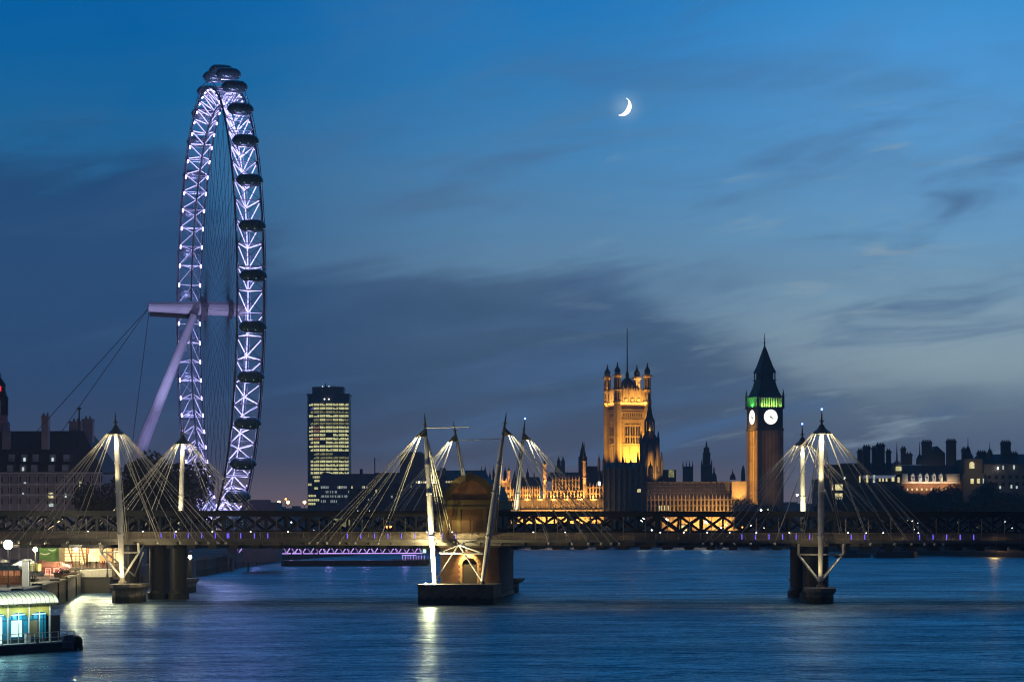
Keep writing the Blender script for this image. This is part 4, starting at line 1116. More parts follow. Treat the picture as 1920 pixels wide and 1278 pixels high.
# right-hand range, dim amber
gothic(1213, 1372, 936, 995, -0.5, 26, 7.3, 'river_range', 'honey_stone', wins=((0.05, 0.19), (0.23, 0.38)), cren=False)
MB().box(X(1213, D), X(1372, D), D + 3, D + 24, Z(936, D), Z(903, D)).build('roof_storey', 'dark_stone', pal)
b = MB()
for y in (904, 911, 918, 925, 932): b.box(X(1213, D), X(1372.3, D), D + 2.7, D + 3.3, Z(y + .5, D), Z(y - .5, D))
for px in range(1216, 1372, 7): b.box(X(px, D), X(px + .5, D), D + 2.75, D + 3.2, Z(936, D), Z(904, D))
b.build('scaffold_rail', 'concrete', pal)
for px in (1235, 1239, 1245, 1252):
    MB().box(X(px, D), X(px + 2.2, D), D - 0.75, D - 0.6, Z(957, D), Z(948, D)).build('lit_window', 'warm_window', pal)
MB().box(X(1372.2, D), X(1408, D), D - 1, D + 20, 5, Z(903, D)).build('sheeted_gable', 'honey_stone', pal)
tq = MB().box(X(926, D), X(1133, D), D - 15, D - 11, 0, Z(981, D)).build('dark_screen', 'dark_stone', pal)  # added dark box, darkens the bright wall foot behind the lattice
GOLD = (1.0, 0.56, 0.16)
for i in range(8):
    px = 938 + i * 25
    lamp('SPOT', (X(px, D), D - 9.5, 6.5), 34000, GOLD, pal, aim=(X(px, D), D, Z(936, D)), angle=120, size=0.6)
    lamp('SPOT', (X(px, D), D - 3.4, Z(938, D)), 11000, (1.0, 0.50, 0.13), pal, aim=(X(px, D), D + 1, Z(908, D)), angle=140, size=0.5)
for px in (1021, 1096, 945):
    lamp('SPOT', (X(px, D), D - 4, Z(915, D)), 16000, (1.0, 0.42, 0.14), pal, aim=(X(px, D), D, Z(880, D)), angle=70, size=0.5)
for i in range(5):
    px = 1258 + i * 27
    lamp('SPOT', (X(px, D), D - 9, 6.5), 17000 + i * 5500, GOLD, pal, aim=(X(px, D), D, Z(942, D)), angle=110, size=0.6)
lamp('AREA', (X(1290, D), D - 6, Z(932, D)), 900, (1, .62, .36), pal, aim=(X(1290, D), D + 3, Z(918, D)), sx=48, sy=1, spread=120)
lamp('SPOT', (X(1384, D), D - 14, Z(945, D)), 36000, GOLD, pal, aim=(X(1386, D), D, Z(917, D)), angle=52, size=0.6)

# ------------------------------------------------------------------ the great square gothic tower
D = 1500.0; K = FPX / D
VF = Frame((X(1178, D), D + 8, 0), R(16))
VT = thing('gothic_tower', (X(1178, D), D + 8, 5.4), 'massive square gothic tower floodlit gold, with four corner turrets and a tall flagpole', 'tower')
zv = lambda py: Z(py, D)
hw = 11.0
b = MB(VF); b.box(-hw, hw, -hw, hw, 5.4, zv(769)); vb = b.build('shaft', 'honey_stone', VT)
b = MB(VF)
for y, e in ((769, .9), (773.5, .5), (787.5, .35), (833, .5), (756, .5)):
    b.box(-hw - e, hw + e, -hw - e, hw + e, zv(y + 1.2), zv(y - 1.2))
b.build('string_course', 'honey_stone', vb)
b = MB(VF); b.box(-hw + .6, hw - .6, -hw + .6, hw - .6, zv(768), zv(732))
for i in range(11):
    x = -hw + 1 + i * (2 * hw - 2) / 11
    for yy in (-hw + .45, hw - 1.05): b.box(x + .3, x + 1.3, yy, yy + .6, zv(732), zv(728.5))
    for xx in (-hw + .45, hw - 1.05): b.box(xx, xx + .6, x + .3, x + 1.3, zv(732), zv(728.5))
par_ = b.build('parapet', 'honey_stone', VT)
b = MB(VF)
for x in (-4.6, 0, 4.6):
    b.prism([(x - 1.3, -hw + .5, zv(757)), (x + 1.3, -hw + .5, zv(757)), (x + 1.3, -hw + .5, zv(750)), (x, -hw + .5, zv(747.5)), (x - 1.3, -hw + .5, zv(750))], (0, -.5, 0))
    for yy in (x,): b.prism([(-hw + .5, yy - 1.3, zv(757)), (-hw + .5, yy + 1.3, zv(757)), (-hw + .5, yy + 1.3, zv(750)), (-hw + .5, yy, zv(747.5)), (-hw + .5, yy - 1.3, zv(750))], (-.5, 0, 0))
for x in (-7, -2.3, 2.3, 7):
    b.box(x - .25, x + .25, -hw - .2, -hw + .6, zv(758), zv(733)); b.box(-hw - .2, -hw + .6, x - .25, x + .25, zv(758), zv(733))
b.build('niche', 'honey_stone', par_)
MB(VF).taper(-8, 8, -8, 8, zv(732), zv(708), 6.5, 6.5).build('roof', 'slate', VT)
b = MB(VF); b.lathe([(1.3, zv(708)), (1.4, zv(700)), (0.8, zv(697)), (0.4, zv(690))], (0, 0, 0), 8); b.tube((0, 0, zv(692)), (0, 0, zv(617)), 0.5, 0.28, 8); b.ball((0, 0, zv(616)), .5, 8, 5); b.build('flagpole', 'dark_iron', VT)
for sx, sy in ((-1, -1), (1, -1), (-1, 1), (1, 1)):
    c = (sx * hw, sy * hw, 0); r = 2.7
    b = MB(VF)
    b.lathe([(r, 5.4), (r, zv(757)), (r * 1.15, zv(756.5)), (r * 1.15, zv(753)), (r * .97, zv(752)), (r * .97, zv(733)), (r * 1.12, zv(732.5)), (r * 1.12, zv(731)), (r * .92, zv(730)), (r * .92, zv(708)), (r * 1.2, zv(707)), (r * 1.2, zv(703.5)), (r * .75, zv(703)), (r * 0.7, zv(697))], c, 8, R(22.5))
    t = b.build('corner_turret', 'honey_stone', VT)
    for i in range(8):
        a = R(45 * i)
        d = Vector((math.cos(a), math.sin(a), 0)); cc = Vector(c) + d * r * .87; tt = Vector((-d.y, d.x, 0)) * .42
        m2 = MB(VF)
        for (y0, y1) in ((728, 712), (750, 737)):
            m2.add([cc - tt + d * .12 + UPV * zv(y0), cc + tt + d * .12 + UPV * zv(y0), cc + tt + d * .12 + UPV * zv(y1), cc - tt + d * .12 + UPV * zv(y1), cc - tt - d * .3 + UPV * zv(y0), cc + tt - d * .3 + UPV * zv(y0), cc + tt - d * .3 + UPV * zv(y1), cc - tt - d * .3 + UPV * zv(y1)],
                   [(0, 1, 2, 3), (4, 7, 6, 5), (0, 4, 5, 1), (1, 5, 6, 2), (2, 6, 7, 3), (3, 7, 4, 0)])
        m2.build('opening', 'dark_glass', t)
    m3 = MB(VF); m3.lathe([(r * .8, zv(698)), (r * .78, zv(695)), (r * .3, zv(689)), (r * .12, zv(683))], c, 8, R(22.5)); m3.ball((c[0], c[1], zv(682)), .55, 8, 5); m3.build('spire', 'slate', t)
    for q in range(3):
        pass
for xs in ((-3.9, 0, 3.9),):
    for i, x in enumerate(xs):
        for (y0, y1) in ((831, 820), (817, 800)):
            for dx_ in (-.85, .85):
                b = MB(VF); b.prism([(x + dx_ - .62, -hw - .12, zv(y0)), (x + dx_ + .62, -hw - .12, zv(y0)), (x + dx_ + .62, -hw - .12, zv(y1 + 2)), (x + dx_, -hw - .12, zv(y1)), (x + dx_ - .62, -hw - .12, zv(y1 + 2))], (0, .5, 0)); b.build('window', 'dark_glass', vb)
                b = MB(VF); b.prism([(-hw - .12, x + dx_ - .62, zv(y0)), (-hw - .12, x + dx_ + .62, zv(y0)), (-hw - .12, x + dx_ + .62, zv(y1 + 2)), (-hw - .12, x + dx_, zv(y1)), (-hw - .12, x + dx_ - .62, zv(y1 + 2))], (.5, 0, 0)); b.build('window', 'dark_glass', vb)
for i in range(9):
    x = -6.4 + i * 1.6
    b = MB(VF); b.box(x - .35, x + .35, -hw - .1, -hw + .3, zv(782), zv(774.8)); b.build('window', 'dark_glass', vb)
    b = MB(VF); b.box(-hw - .1, -hw + .3, x - .35, x + .35, zv(782), zv(774.8)); b.build('window', 'dark_glass', vb)
b = MB(VF)
for x in (-7.6, -6.9, -2.1, -1.8, 1.8, 2.1, 6.9, 7.6):
    b.box(x - .18, x + .18, -hw - .3, -hw, zv(880), zv(788)); b.box(-hw - .3, -hw, x - .18, x + .18, zv(880), zv(788))
b.build('pilaster', 'honey_stone', vb)
b = MB(VF)
for i in range(13):          # carved shields and blind tracery in shallow relief
    x = -7.8 + i * 1.3
    for (y0, y1) in ((791, 788.6), (770.5, 768.4), (838, 835.4)):
        b.box(x - .38, x + .38, -hw - .28, -hw, zv(y0), zv(y1)); b.box(-hw - .28, -hw, x - .38, x + .38, zv(y0), zv(y1))
for x in (-3.9, 0, 3.9):
    for (y0, y1) in ((833, 797),):
        for dx_ in (-1.75, 0, 1.75):
            b.box(x + dx_ - .16, x + dx_ + .16, -hw - .34, -hw, zv(y0), zv(y1)); b.box(-hw - .34, -hw, x + dx_ - .16, x + dx_ + .16, zv(y0), zv(y1))
        for yq in (833, 818.5, 797): b.box(x - 1.9, x + 1.9, -hw - .33, -hw, zv(yq + .5), zv(yq - .5)); b.box(-hw - .33, -hw, x - 1.9, x + 1.9, zv(yq + .5), zv(yq - .5))
b.build('tracery', 'honey_stone', vb)
b = MB(VF)
for x in (-6.2, -3.1, 0, 3.1, 6.2):
    b.lathe([(.35, zv(732)), (.3, zv(727)), (.05, zv(721))], (x, -hw + .8, 0), 4, R(45)); b.lathe([(.35, zv(732)), (.3, zv(727)), (.05, zv(721))], (-hw + .8, x, 0), 4, R(45))
b.build('pinnacle', 'honey_stone', par_)
VG = (1.0, 0.50, 0.07)
lamp('SPOT', VF(0.5, -hw - 9, zv(884)), 120000, VG, VT, aim=VF(0.5, -hw, zv(838)), angle=110, size=0.8)
lamp('SPOT', VF(0, -hw - 24, zv(900)), 200000, VG, VT, aim=VF(0, -hw, zv(795)), angle=75, size=0.8)
lamp('SPOT', VF(-hw - 24, -4, zv(895)), 90000, VG, VT, aim=VF(-hw, 0, zv(800)), angle=75, size=0.8)
for i in range(5):
    lamp('SPOT', VF(-7.4 + i * 3.7, -hw - 3.4, zv(764)), 9000, (1.0, .54, .12), VT, aim=VF(-7.4 + i * 3.7, -hw + .5, zv(743)), angle=100, size=.3)
    lamp('SPOT', VF(-hw - 3.4, -7.4 + i * 3.7, zv(764)), 7000, (1.0, .54, .12), VT, aim=VF(-hw + .5, -7.4 + i * 3.7, zv(743)), angle=100, size=.3)
for (sx, sy, pw) in ((-1, 1, 70000), (1, 1, 60000)):
    lamp('SPOT', VF(sx * hw + 2, sy * hw - 9, zv(738)), pw, (1.0, .55, .16), VT, aim=VF(sx * hw, sy * hw, zv(722)), angle=90, size=.3)
lamp('SPOT', VF(-hw - 6, -hw + 4, zv(765)), 9000, (1.0, .55, .16), VT, aim=VF(-hw, hw, zv(725)), angle=50, size=.3)
# octagonal lantern tower in front of it
D = 1420.0; k = D / FPX
ot = thing('octagonal_spire', (X(1219, D), D, 5.4), 'dark octagonal gothic spire standing just in front of the gold square tower', 'tower')
cc = (X(1218.5, D), D, 0)
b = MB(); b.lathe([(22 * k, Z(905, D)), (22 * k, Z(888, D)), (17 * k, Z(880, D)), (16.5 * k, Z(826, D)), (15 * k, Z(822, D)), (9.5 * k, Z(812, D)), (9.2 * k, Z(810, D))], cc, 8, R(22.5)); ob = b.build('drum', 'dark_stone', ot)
b = MB()
for i in range(8):
    a = R(45 * i + 22.5); p = Vector(cc) + Vector((math.cos(a), math.sin(a), 0)) * 8.6 * k
    b.tube(p + UPV * Z(812, D), p + UPV * Z(789, D), 0.7, 0.6, 5)
b.lathe([(9.4 * k, Z(790, D)), (9.6 * k, Z(788, D)), (6.5 * k, Z(782, D)), (4.6 * k, Z(772, D)), (1.6 * k, Z(752, D)), (0.6 * k, Z(738, D))], cc, 8, R(22.5))
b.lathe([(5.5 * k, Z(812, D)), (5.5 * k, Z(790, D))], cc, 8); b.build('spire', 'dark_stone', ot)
b = MB()
for i in range(8):
    a = R(45 * i + 22.5); d = Vector((math.cos(a), math.sin(a), 0)); p = Vector(cc) + d * 17.5 * k
    b.tube(p + UPV * Z(895, D), p + UPV * Z(822, D), 1.0, 0.8, 5); b.tube(p + UPV * Z(822, D), p + UPV * Z(808, D), 0.7, 0.06, 5)
    p = Vector(cc) + d * 24 * k
    b.tube(p + UPV * Z(905, D), p + UPV * Z(862, D), 1.0, 0.8, 5); b.tube(p + UPV * Z(862, D), p + UPV * Z(846, D), 0.7, 0.06, 5)
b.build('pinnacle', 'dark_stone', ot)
for i in range(8):
    a = R(45 * i); d = Vector((math.cos(a), math.sin(a), 0)); tt = Vector((-d.y, d.x, 0)); p = Vector(cc) + d * (15.4 * k)
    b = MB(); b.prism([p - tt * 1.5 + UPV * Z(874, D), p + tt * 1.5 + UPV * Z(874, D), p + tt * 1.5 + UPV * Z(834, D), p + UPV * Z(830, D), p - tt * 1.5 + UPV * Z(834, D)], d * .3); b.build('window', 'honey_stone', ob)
lamp('SPOT', (X(1228, D), D - 22, Z(910, D)), 60000, (1.0, .52, .12), ot, aim=(X(1226, D), D, Z(868, D)), angle=45, size=.5)
lamp('POINT', (X(1217, D), D - 7.6 * k, Z(806, D)), 900, (1.0, .62, .15), ot, size=.3)

# ------------------------------------------------------------------ clock tower
D = 1300.0; k = D / FPX
CF = Frame((X(1437.5, D), D + 8, 0), R(18))
CT = thing('clock_tower', (X(1437.5, D), D + 8, 5.4), 'tall clock tower with glowing white dials and a green-lit belfry', 'clock tower')
zc = lambda py: Z(py, D)
h = 7.5
b = MB(CF); b.box(-h, h, -h, h, 5.4, zc(806)); sh_ = b.build('shaft', 'honey_stone', CT)
b = MB(CF)
for sx, sy in ((-1, -1), (1, -1), (-1, 1), (1, 1)):
    b.box(sx * h - .9, sx * h + .9, sy * h - .9, sy * h + .9, 5.4, zc(804))
for i in range(6):
    x = -h + 1.7 + i * (2 * h - 3.4) / 5
    b.box(x - .22, x + .22, -h - .45, -h, 5.4, zc(808)); b.box(-h - .45, -h, x - .22, x + .22, 5.4, zc(808))
for y in (838, 868, 900, 925): b.box(-h - .3, h + .3, -h - .3, h + .3, zc(y + .9), zc(y - .9))
b.build('buttress', 'honey_stone', sh_)
b = MB(CF); hc = 8.2; b.box(-hc, hc, -hc, hc, zc(807), zc(764.5)); b.box(-hc - .5, hc + .5, -hc - .5, hc + .5, zc(807.5), zc(804)); b.box(-hc - .6, hc + .6, -hc - .6, hc + .6, zc(767), zc(764)); cs = b.build('clock_stage', 'dark_stone', CT)
for (fx, fy) in ((0, -1), (-1, 0)):
    n = 28
    def fp(u, v, o):   # point on that face
        return (u, -hc - o, zc(782.5) + v) if fy else (-hc - o, -u, zc(782.5) + v)
    rr = 4.55
    dirv = (0, -.18, 0) if fy else (-.18, 0, 0)
    b = MB(CF); b.prism([fp(rr * math.cos(2 * math.pi * i / n), rr * math.sin(2 * math.pi * i / n), .05) for i in range(n)], dirv); dial = b.build('dial', 'clock_face', cs)
    b = MB(CF)
    for i in range(n):
        a0, a1 = 2 * math.pi * i / n, 2 * math.pi * (i + 1) / n
        b.prism([fp(rr * math.cos(a0), rr * math.sin(a0), .04), fp(rr * math.cos(a1), rr * math.sin(a1), .04), fp((rr + .5) * math.cos(a1), (rr + .5) * math.sin(a1), .04), fp((rr + .5) * math.cos(a0), (rr + .5) * math.sin(a0), .04)], tuple(x * 2 for x in dirv))
    b.build('dial_rim', 'dark_iron', cs)
    b = MB(CF)
    for (a, L_, w_) in ((R(-32), 2.6, .34), (R(-38), 1.6, .45), (R(140), 1.1, .4)):
        u = (math.cos(a), math.sin(a)); v = (-u[1] * w_, u[0] * w_)
        b.prism([fp(-v[0], -v[1], .3), fp(u[0] * L_, u[1] * L_, .3), fp(v[0], v[1], .3)], dirv)
    b.build('clock_hand', 'dark_iron', cs)
# belfry with open arcade lit green from inside
b = MB(CF); hb_ = 7.9
for i in range(11):
    x = -hb_ + i * (2 * hb_) / 10; e = .55 if i in (0, 10) else .36
    for yy in (-hb_, hb_): b.box(x - e, x + e, yy - e, yy + e, zc(764), zc(746))
    if i in (0, 10): continue
    for xx in (-hb_, hb_): b.box(xx - e, xx + e, x - e, x + e, zc(764), zc(746))
b.build('belfry_arcade', 'pale_stone', CT)
MB(CF).box(-5.9, 5.9, -5.9, 5.9, zc(764), zc(746)).build('belfry_core', 'pale_stone', CT)
b = MB(CF); b.box(-hb_ - .5, hb_ + .5, -hb_ - .5, hb_ + .5, zc(747), zc(744.5)); b.build('cornice', 'pale_stone', CT)
b = MB(CF)
b.lathe([(hb_ * 1.42, zc(744.6)), (hb_ * 1.2, zc(736)), (hb_ * .98, zc(724)), (hb_ * .84, zc(712))], (0, 0, 0), 4, R(45)); b.build('roof', 'slate', CT)
b = MB(CF)
for x in (-4.6, -1.6, 1.6, 4.6):
    b.box(x - .3, x + .3, -4.9, -4.3, zc(713), zc(699)); b.box(-4.9, -4.3, x - .3, x + .3, zc(713), zc(699)); b.box(x - .3, x + .3, 4.3, 4.9, zc(713), zc(699)); b.box(4.3, 4.9, x - .3, x + .3, zc(713), zc(699))
b.box(-3.7, 3.7, -3.7, 3.7, zc(713), zc(698)); b.box(-5.4, 5.4, -5.4, 5.4, zc(713.5), zc(711.5)); b.box(-5.2, 5.2, -5.2, 5.2, zc(699), zc(697)); b.build('lantern', 'slate', CT)
b = MB(CF); b.lathe([(5.2 * 1.41, zc(697)), (4.0 * 1.41, zc(688)), (2.5 * 1.41, zc(672)), (1.2 * 1.41, zc(657)), (.45, zc(648)), (.35, zc(640))], (0, 0, 0), 4, R(45)); b.tube((0, 0, zc(642)), (0, 0, zc(624)), .28, .12, 6); b.box(-.9, .9, -.15, .15, zc(634.6), zc(634)); b.ball((0, 0, zc(641)), .6, 8, 5); b.build('spire', 'slate', CT)
for sx, sy in ((-1, -1), (1, -1), (-1, 1), (1, 1)):
    b = MB(CF); b.lathe([(.8, zc(767)), (.8, zc(742)), (.1, zc(730))], (sx * (hb_ + .5), sy * (hb_ + .5), 0), 6); b.build('pinnacle', 'dark_stone', CT)
GREEN = (0.10, 1.0, 0.12)
for i in range(4):
    x = -5.4 + i * 3.6
    pass
lamp('AREA', CF(0, -7.2, zc(763.6)), 2300, (0.42, 1.0, 0.13), CT, aim=CF(0, -6.6, zc(754)), sx=14, sy=.3)
la_ = lamp('AREA', CF(-7.2, 0, zc(763.6)), 2300, GREEN, CT, aim=CF(-6.6, 0, zc(754)), sx=.3, sy=14)
lamp('AREA', CF(-h - 6.5, 0, zc(874)), 5400, (1.0, .50, .09), CT, aim=CF(-h, 0, zc(874)), sx=9, sy=60, spread=100)
lamp('AREA', CF(0, -h - 7, zc(875)), 160, (1.0, .60, .30), CT, aim=CF(0, -h, zc(875)), sx=10, sy=44, spread=80)  # dim fill light added to warm the dark front face

# ------------------------------------------------------------------ more distant towers behind the palace roofs
def spire_tower(name, label, D, parts, m='dark_stone'):
    px = parts[0][0]; k = D / FPX
    b = MB()
    for (px, prof, n) in parts:
        b.lathe([(r * k, Z(y, D)) for r, y in prof], (X(px, D), D, 0), n, R(45) if n == 4 else R(22.5))
    o = b.build(name, m); return tag(o, label, 'tower')
spire_tower('church_tower', 'small square dark tower with four thin corner spikes, behind the palace roofs', 1700,
            [(1290, [(13, 915), (13, 875)], 4)] + [(1290 + dx_, [(1.6, 880), (1.4, 872), (.2, 864)], 4) for dx_ in (-9, -3, 3, 9)])
spire_tower('church_tower', 'stepped dark spire midway between the gold tower and the clock tower', 1600,
            [(1325, [(14, 915), (14, 873), (10, 872)], 4), (1325, [(9.5, 873), (9.5, 850), (8, 849)], 4), (1325, [(6, 850), (5.5, 840), (1.8, 838), (1.5, 832), (.2, 828)], 8), (1316, [(1.5, 880), (1.5, 869), (.2, 862)], 6), (1334.5, [(1.5, 880), (1.5, 869), (.2, 862)], 6)])
spire_tower('roof_turret', 'little pointed turret close beside the stepped spire', 1600, [(1339, [(6, 905), (5, 892), (1.5, 886), (1.4, 880), (.2, 875)], 8)])
spire_tower('roof_turret', 'small dark roof spike between the stepped spire and the clock tower', 1500, [(1374, [(6, 900), (5, 893), (1.2, 887), (.2, 880)], 8)])
spire_tower('roof_turret', 'slim pointed dark turret just beside the clock tower shaft', 1500, [(1393.5, [(4, 905), (4, 890), (3, 880), (.3, 872)], 8)])
spire_tower('church_tower', 'pair of dark belfry stumps far behind the floodlit palace front', 1700, [(1048, [(5, 890), (5, 864), (3, 862), (.3, 855)], 4), (1056, [(5, 890), (5, 864), (3, 862), (.3, 855)], 4), (1050, [(14, 900), (13, 873)], 4)])
for (p0_, p1_, y_, lab_) in ((425, 500, 949, 'low hazy rooftops just above the lattice, right of the big wheel foot'), (500, 577, 951, 'flat distant rooftops beside the orange lamps'), (1205, 1300, 930, 'distant rooftops behind the scaffolded palace roof'), (1300, 1420, 935, 'distant rooftops behind the clock tower foot'), (1466, 1570, 945, 'distant low rooftops between clock tower and mansion block')):
    block('distant_building', lab_, 'building', p0_, p1_, y_, 2100, 30, 'dusky_stone', extra_boxes=((p0_ + 8, p0_ + 30, y_ - 3, y_), (p1_ - 30, p1_ - 18, y_ - 4, y_)))
b = block('roof_house', 'small boxy rooftop block with one glowing yellow screen, behind the palace', 'building', 1244, 1268, 881, 1560, 12, 'dark_stone')
MB().box(X(1254, 1560), X(1264, 1560), 1559.5, 1559.9, Z(895, 1560), Z(881.5, 1560)).build('lit_screen', 'office_dim', b)
# ------------------------------------------------------------------ buildings above the far embankment trees
D = 1180.0
rs = random.Random(21)
ga = block('mansion_block', 'brick mansion block crowned with a crowd of chimney stacks and a small lit dormer tower', 'building', 1540, 1694, 898, D, 36, 'dark_stone',
      lights=[(1611, 894, 2.5, 12, 'warm_window'), (1624, 892, 4, 14, 'warm_window'), (1637, 892, 4, 14, 'cool_window'), (1648, 898, 3.4, 6, 'warm_window'), (1654, 898, 3.4, 6, 'warm_window'), (1661, 898, 3, 6, 'warm_window'), (1672, 896, 5, 8, 'warm_window'), (1683, 896, 4, 10, 'warm_window'),
              (1566, 909, 14, 11, 'warm_window'), (1566, 926, 14, 11, 'warm_window'), (1560, 910, 3, 10, 'warm_window'), (1531 + 10, 913, 3, 9, 'cool_window'), (1582, 896, 3, 3, 'white_point')],
      roofs=((1580, 1695, 890, 868),), extra_boxes=((1556, 1620, 872, 898),))
gb = block('mansion_block', 'long brick block with white dormers and a floodlit cornice, behind the embankment trees', 'building', 1694, 1808, 905, D, 34, 'brick',
      roofs=((1694, 1806, 904, 872),), lights=[(1764, 896, 4, 9, 'warm_window'), (1726, 897, 3, 8, 'cool_window')] + [(1700 + i * 9, 917, 3, 4, 'warm_window') for i in range(9)])
gc = block('mansion_block', 'pale stone-faced office block with a dark roof, filling the edge of the frame', 'building', 1845, 1990, 889, D, 34, 'grey_stone',
      roofs=((1838, 1990, 872, 852),), extra_boxes=((1845, 1990, 871, 889),), lights=[(1900, 874, 3, 8, 'cool_window'), (1880, 875, 2.4, 7, 'cool_window'), (1870, 878, 2.4, 4, 'white_point'), (1874, 913, 3, 5, 'cool_window'), (1895, 911, 3, 6, 'cool_window'), (1905, 913, 3, 5, 'cool_window')],
      darks=[(1852 + i * 13, 893, 6, 7) for i in range(9)] + [(1852 + i * 13, 906, 6, 7) for i in range(9)])
gd = block('corner_tower_house', 'narrow gabled house with one big glowing arched window, between two brick blocks', 'building', 1806, 1846, 890, D - 4, 34, 'dark_stone', lights=[(1820, 899, 6, 9.5, 'warm_window'), (1832, 899, 5.5, 9, 'warm_window'), (1843, 899, 2, 9, 'cool_window')], extra_boxes=((1810, 1844, 862, 890),))
k = (D - 4) / FPX
b = MB(); a = [(X(1819, D - 4), D - 3, Z(880, D)), (X(1828, D - 4), D - 3, Z(880, D)), (X(1828, D - 4), D - 3, Z(871, D)), (X(1826.5, D - 4), D - 3, Z(868.5, D)), (X(1823.5, D - 4), D - 3, Z(867.5, D)), (X(1820.5, D - 4), D - 3, Z(868.5, D)), (X(1819, D - 4), D - 3, Z(871, D))]
b.prism(a, (0, .6, 0)); b.build('arched_window', 'warm_window', gd)
b = MB(); b.lathe([(11 * k, Z(863, D)), (10 * k, Z(856, D)), (6 * k, Z(850, D)), (5 * k, Z(846, D)), (4 * k, Z(842, D)), (.8 * k, Z(836, D)), (.5 * k, Z(821, D))], (X(1824, D), D + 12, 0), 8, R(22.5)); b.build('roof', 'slate', gd)
def stack(par, px0, px1, pyt, pyb, yo=8, m='slate'):
    b = MB(); b.box(X(px0, D), X(px1, D), D + yo, D + yo + 3.5, Z(pyb, D), Z(pyt, D)); b.box(X(px0, D) - .35, X(px1, D) + .35, D + yo - .35, D + yo + 3.85, Z(pyt + 4.5, D), Z(pyt + 2.5, D))
    n = max(2, int((px1 - px0) / 4))
    for i in range(n): b.lathe([(.42, 0), (.34, 1.0)], (X(px0 + (i + .5) * (px1 - px0) / n, D), D + yo + 1.7, Z(pyt, D)), 6)
    b.build('chimney', m, par)
for a in ((1614, 1622, 844, 876), (1624, 1637, 837, 880), (1641, 1648, 839, 878), (1649, 1664, 833, 880), (1668, 1676, 845, 876)): stack(ga, *a)
for a in ((1696, 1704, 840, 872), (1735.5, 1753, 828, 874), (1782, 1799, 826, 874), (1705, 1716, 851, 872)): stack(gb, *a)
for a in ((1840, 1856, 848, 858), (1885, 1902, 829, 856), (1902, 1915, 850, 856), (1811, 1818, 842, 862)): stack(gc if a[0] > 1830 else gd, *a)
# gabled roof between two stacks, little domes with spikes
b = MB(); b.prism([(X(1753, D), D + 14, Z(850, D)), (X(1782, D), D + 14, Z(850, D)), (X(1767, D), D + 14, Z(836, D))], (0, 14, 0)); b.box(X(1753, D), X(1782, D), D + 13.9, D + 28, Z(876, D), Z(850, D)); b.build('gable', 'slate', gb)
def cupola(par, px, ytip, ybase, rpx, m='slate'):
    b = MB(); kk = D / FPX
    b.lathe([(rpx * kk, Z(ybase, D)), (rpx * kk, Z(ybase - 6, D)), (rpx * .85 * kk, Z(ybase - 12, D)), (rpx * .45 * kk, Z(ybase - 17, D)), (rpx * .2 * kk, Z(ybase - 19, D)), (.6 * kk, Z(ytip + 8, D)), (.4 * kk, Z(ytip, D))], (X(px, D), D + 5, 0), 10)
    return b.build('cupola', m, par)
cupola(ga, 1685, 830, 884, 11, 'grey_stone'); cupola(gb, 1728, 829, 872, 7); cupola(gc, 1860, 830, 862, 6)
MB().box(X(1681, D), X(1690, D), D - .6, D + 3, Z(884, D), Z(876, D)).build('lit_dormer', 'office_light', ga)
for i, px in enumerate((1709, 1723, 1735.5, 1749, 1762)):
    b = MB(); b.box(X(px, D), X(px + 6, D), D + .2, D + 4, Z(904, D), Z(893, D)); b.prism([(X(px - .8, D), D + .1, Z(893, D)), (X(px + 6.8, D), D + .1, Z(893, D)), (X(px + 3, D), D + .1, Z(888.5, D))], (0, 4, 0)); dm = b.build('dormer', 'pale_stone', gb)
    MB().box(X(px + 1.4, D), X(px + 4.6, D), D + .05, D + .3, Z(902, D), Z(895, D)).build('pane', 'dark_glass', dm)
b = MB(); b.box(X(1690, D), X(1800, D), D - .8, D, Z(908, D), Z(904.5, D)); b.build('cornice', 'pale_stone', gb)
for (a0, a1) in ((1692, 1702), (1776, 1800)):
    b = MB(); b.box(X(a0, D), X(a1, D), D - .3, D + 6, Z(904, D), Z(890, D)); b.build('bay', 'pale_stone', gb)
lamp('AREA', (X(1745, D), D - 9, Z(913, D)), 1500, (1.0, .62, .3), gb, aim=(X(1745, D), D, Z(911, D)), sx=26, sy=1.0, spread=70)
lamp('AREA', (X(1735, D), D - 5, Z(899, D)), 500, (.9, .95, 1), gb, aim=(X(1735, D), D + 2, Z(893, D)), sx=18, sy=.6)
lamp('POINT', (X(1824, D), D - 14, Z(885, D)), 1500, (1, .85, .5), gd)

# ------------------------------------------------------------------ low road bridge far upstream, and its lamps
D = 1200.0
rbz = thing('road_bridge', (X(1200, D), D + 6, 0), 'low dark road bridge far upstream, glimpsed through the iron lattice', 'road bridge')
b = MB(); b.box(-40, X(1480, D), D, D + 14, 6.8, 9.2); b.build('roadway', 'dark_stone', rbz)
for px in range(870, 1480, 95): MB().box(X(px, D), X(px + 8, D), D - 1, D + 15, -1, 6.8).build('pier', 'dark_stone', rbz)
b = MB(); b.box(-40, X(1480, D), D - .2, D + .2, 9.2, 10.2); b.build('parapet', 'dark_stone', rbz)
def lamp_post(x, y, z0, z1, globe, label, group=None, gr=.45, name='street_lamp', heads=1, postm='dark_iron', power=0, col=(1, .8, .5)):
    o = thing(name, (x, y, z0), label, 'street lamp', group)
    b = MB(); b.lathe([(.28, z0), (.22, z0 + .6), (.10, z0 + .9), (.08, z1 - gr)], (x, y, 0), 8)
    if heads > 1: b.tube((x - .9, y, z1 - gr), (x + .9, y, z1 - gr), .07, n=6)
    b.build('post', postm, o)
    for i in range(heads):
        xx = x + (i - (heads - 1) / 2) * 1.7
        MB().ball((xx, y, z1), gr, 10, 7).build('globe', globe, o)
    if power: lamp('POINT', (x, y - gr - .3, z1), power, col, o, size=gr)
    return o
G = 'lamps on the far road bridge'
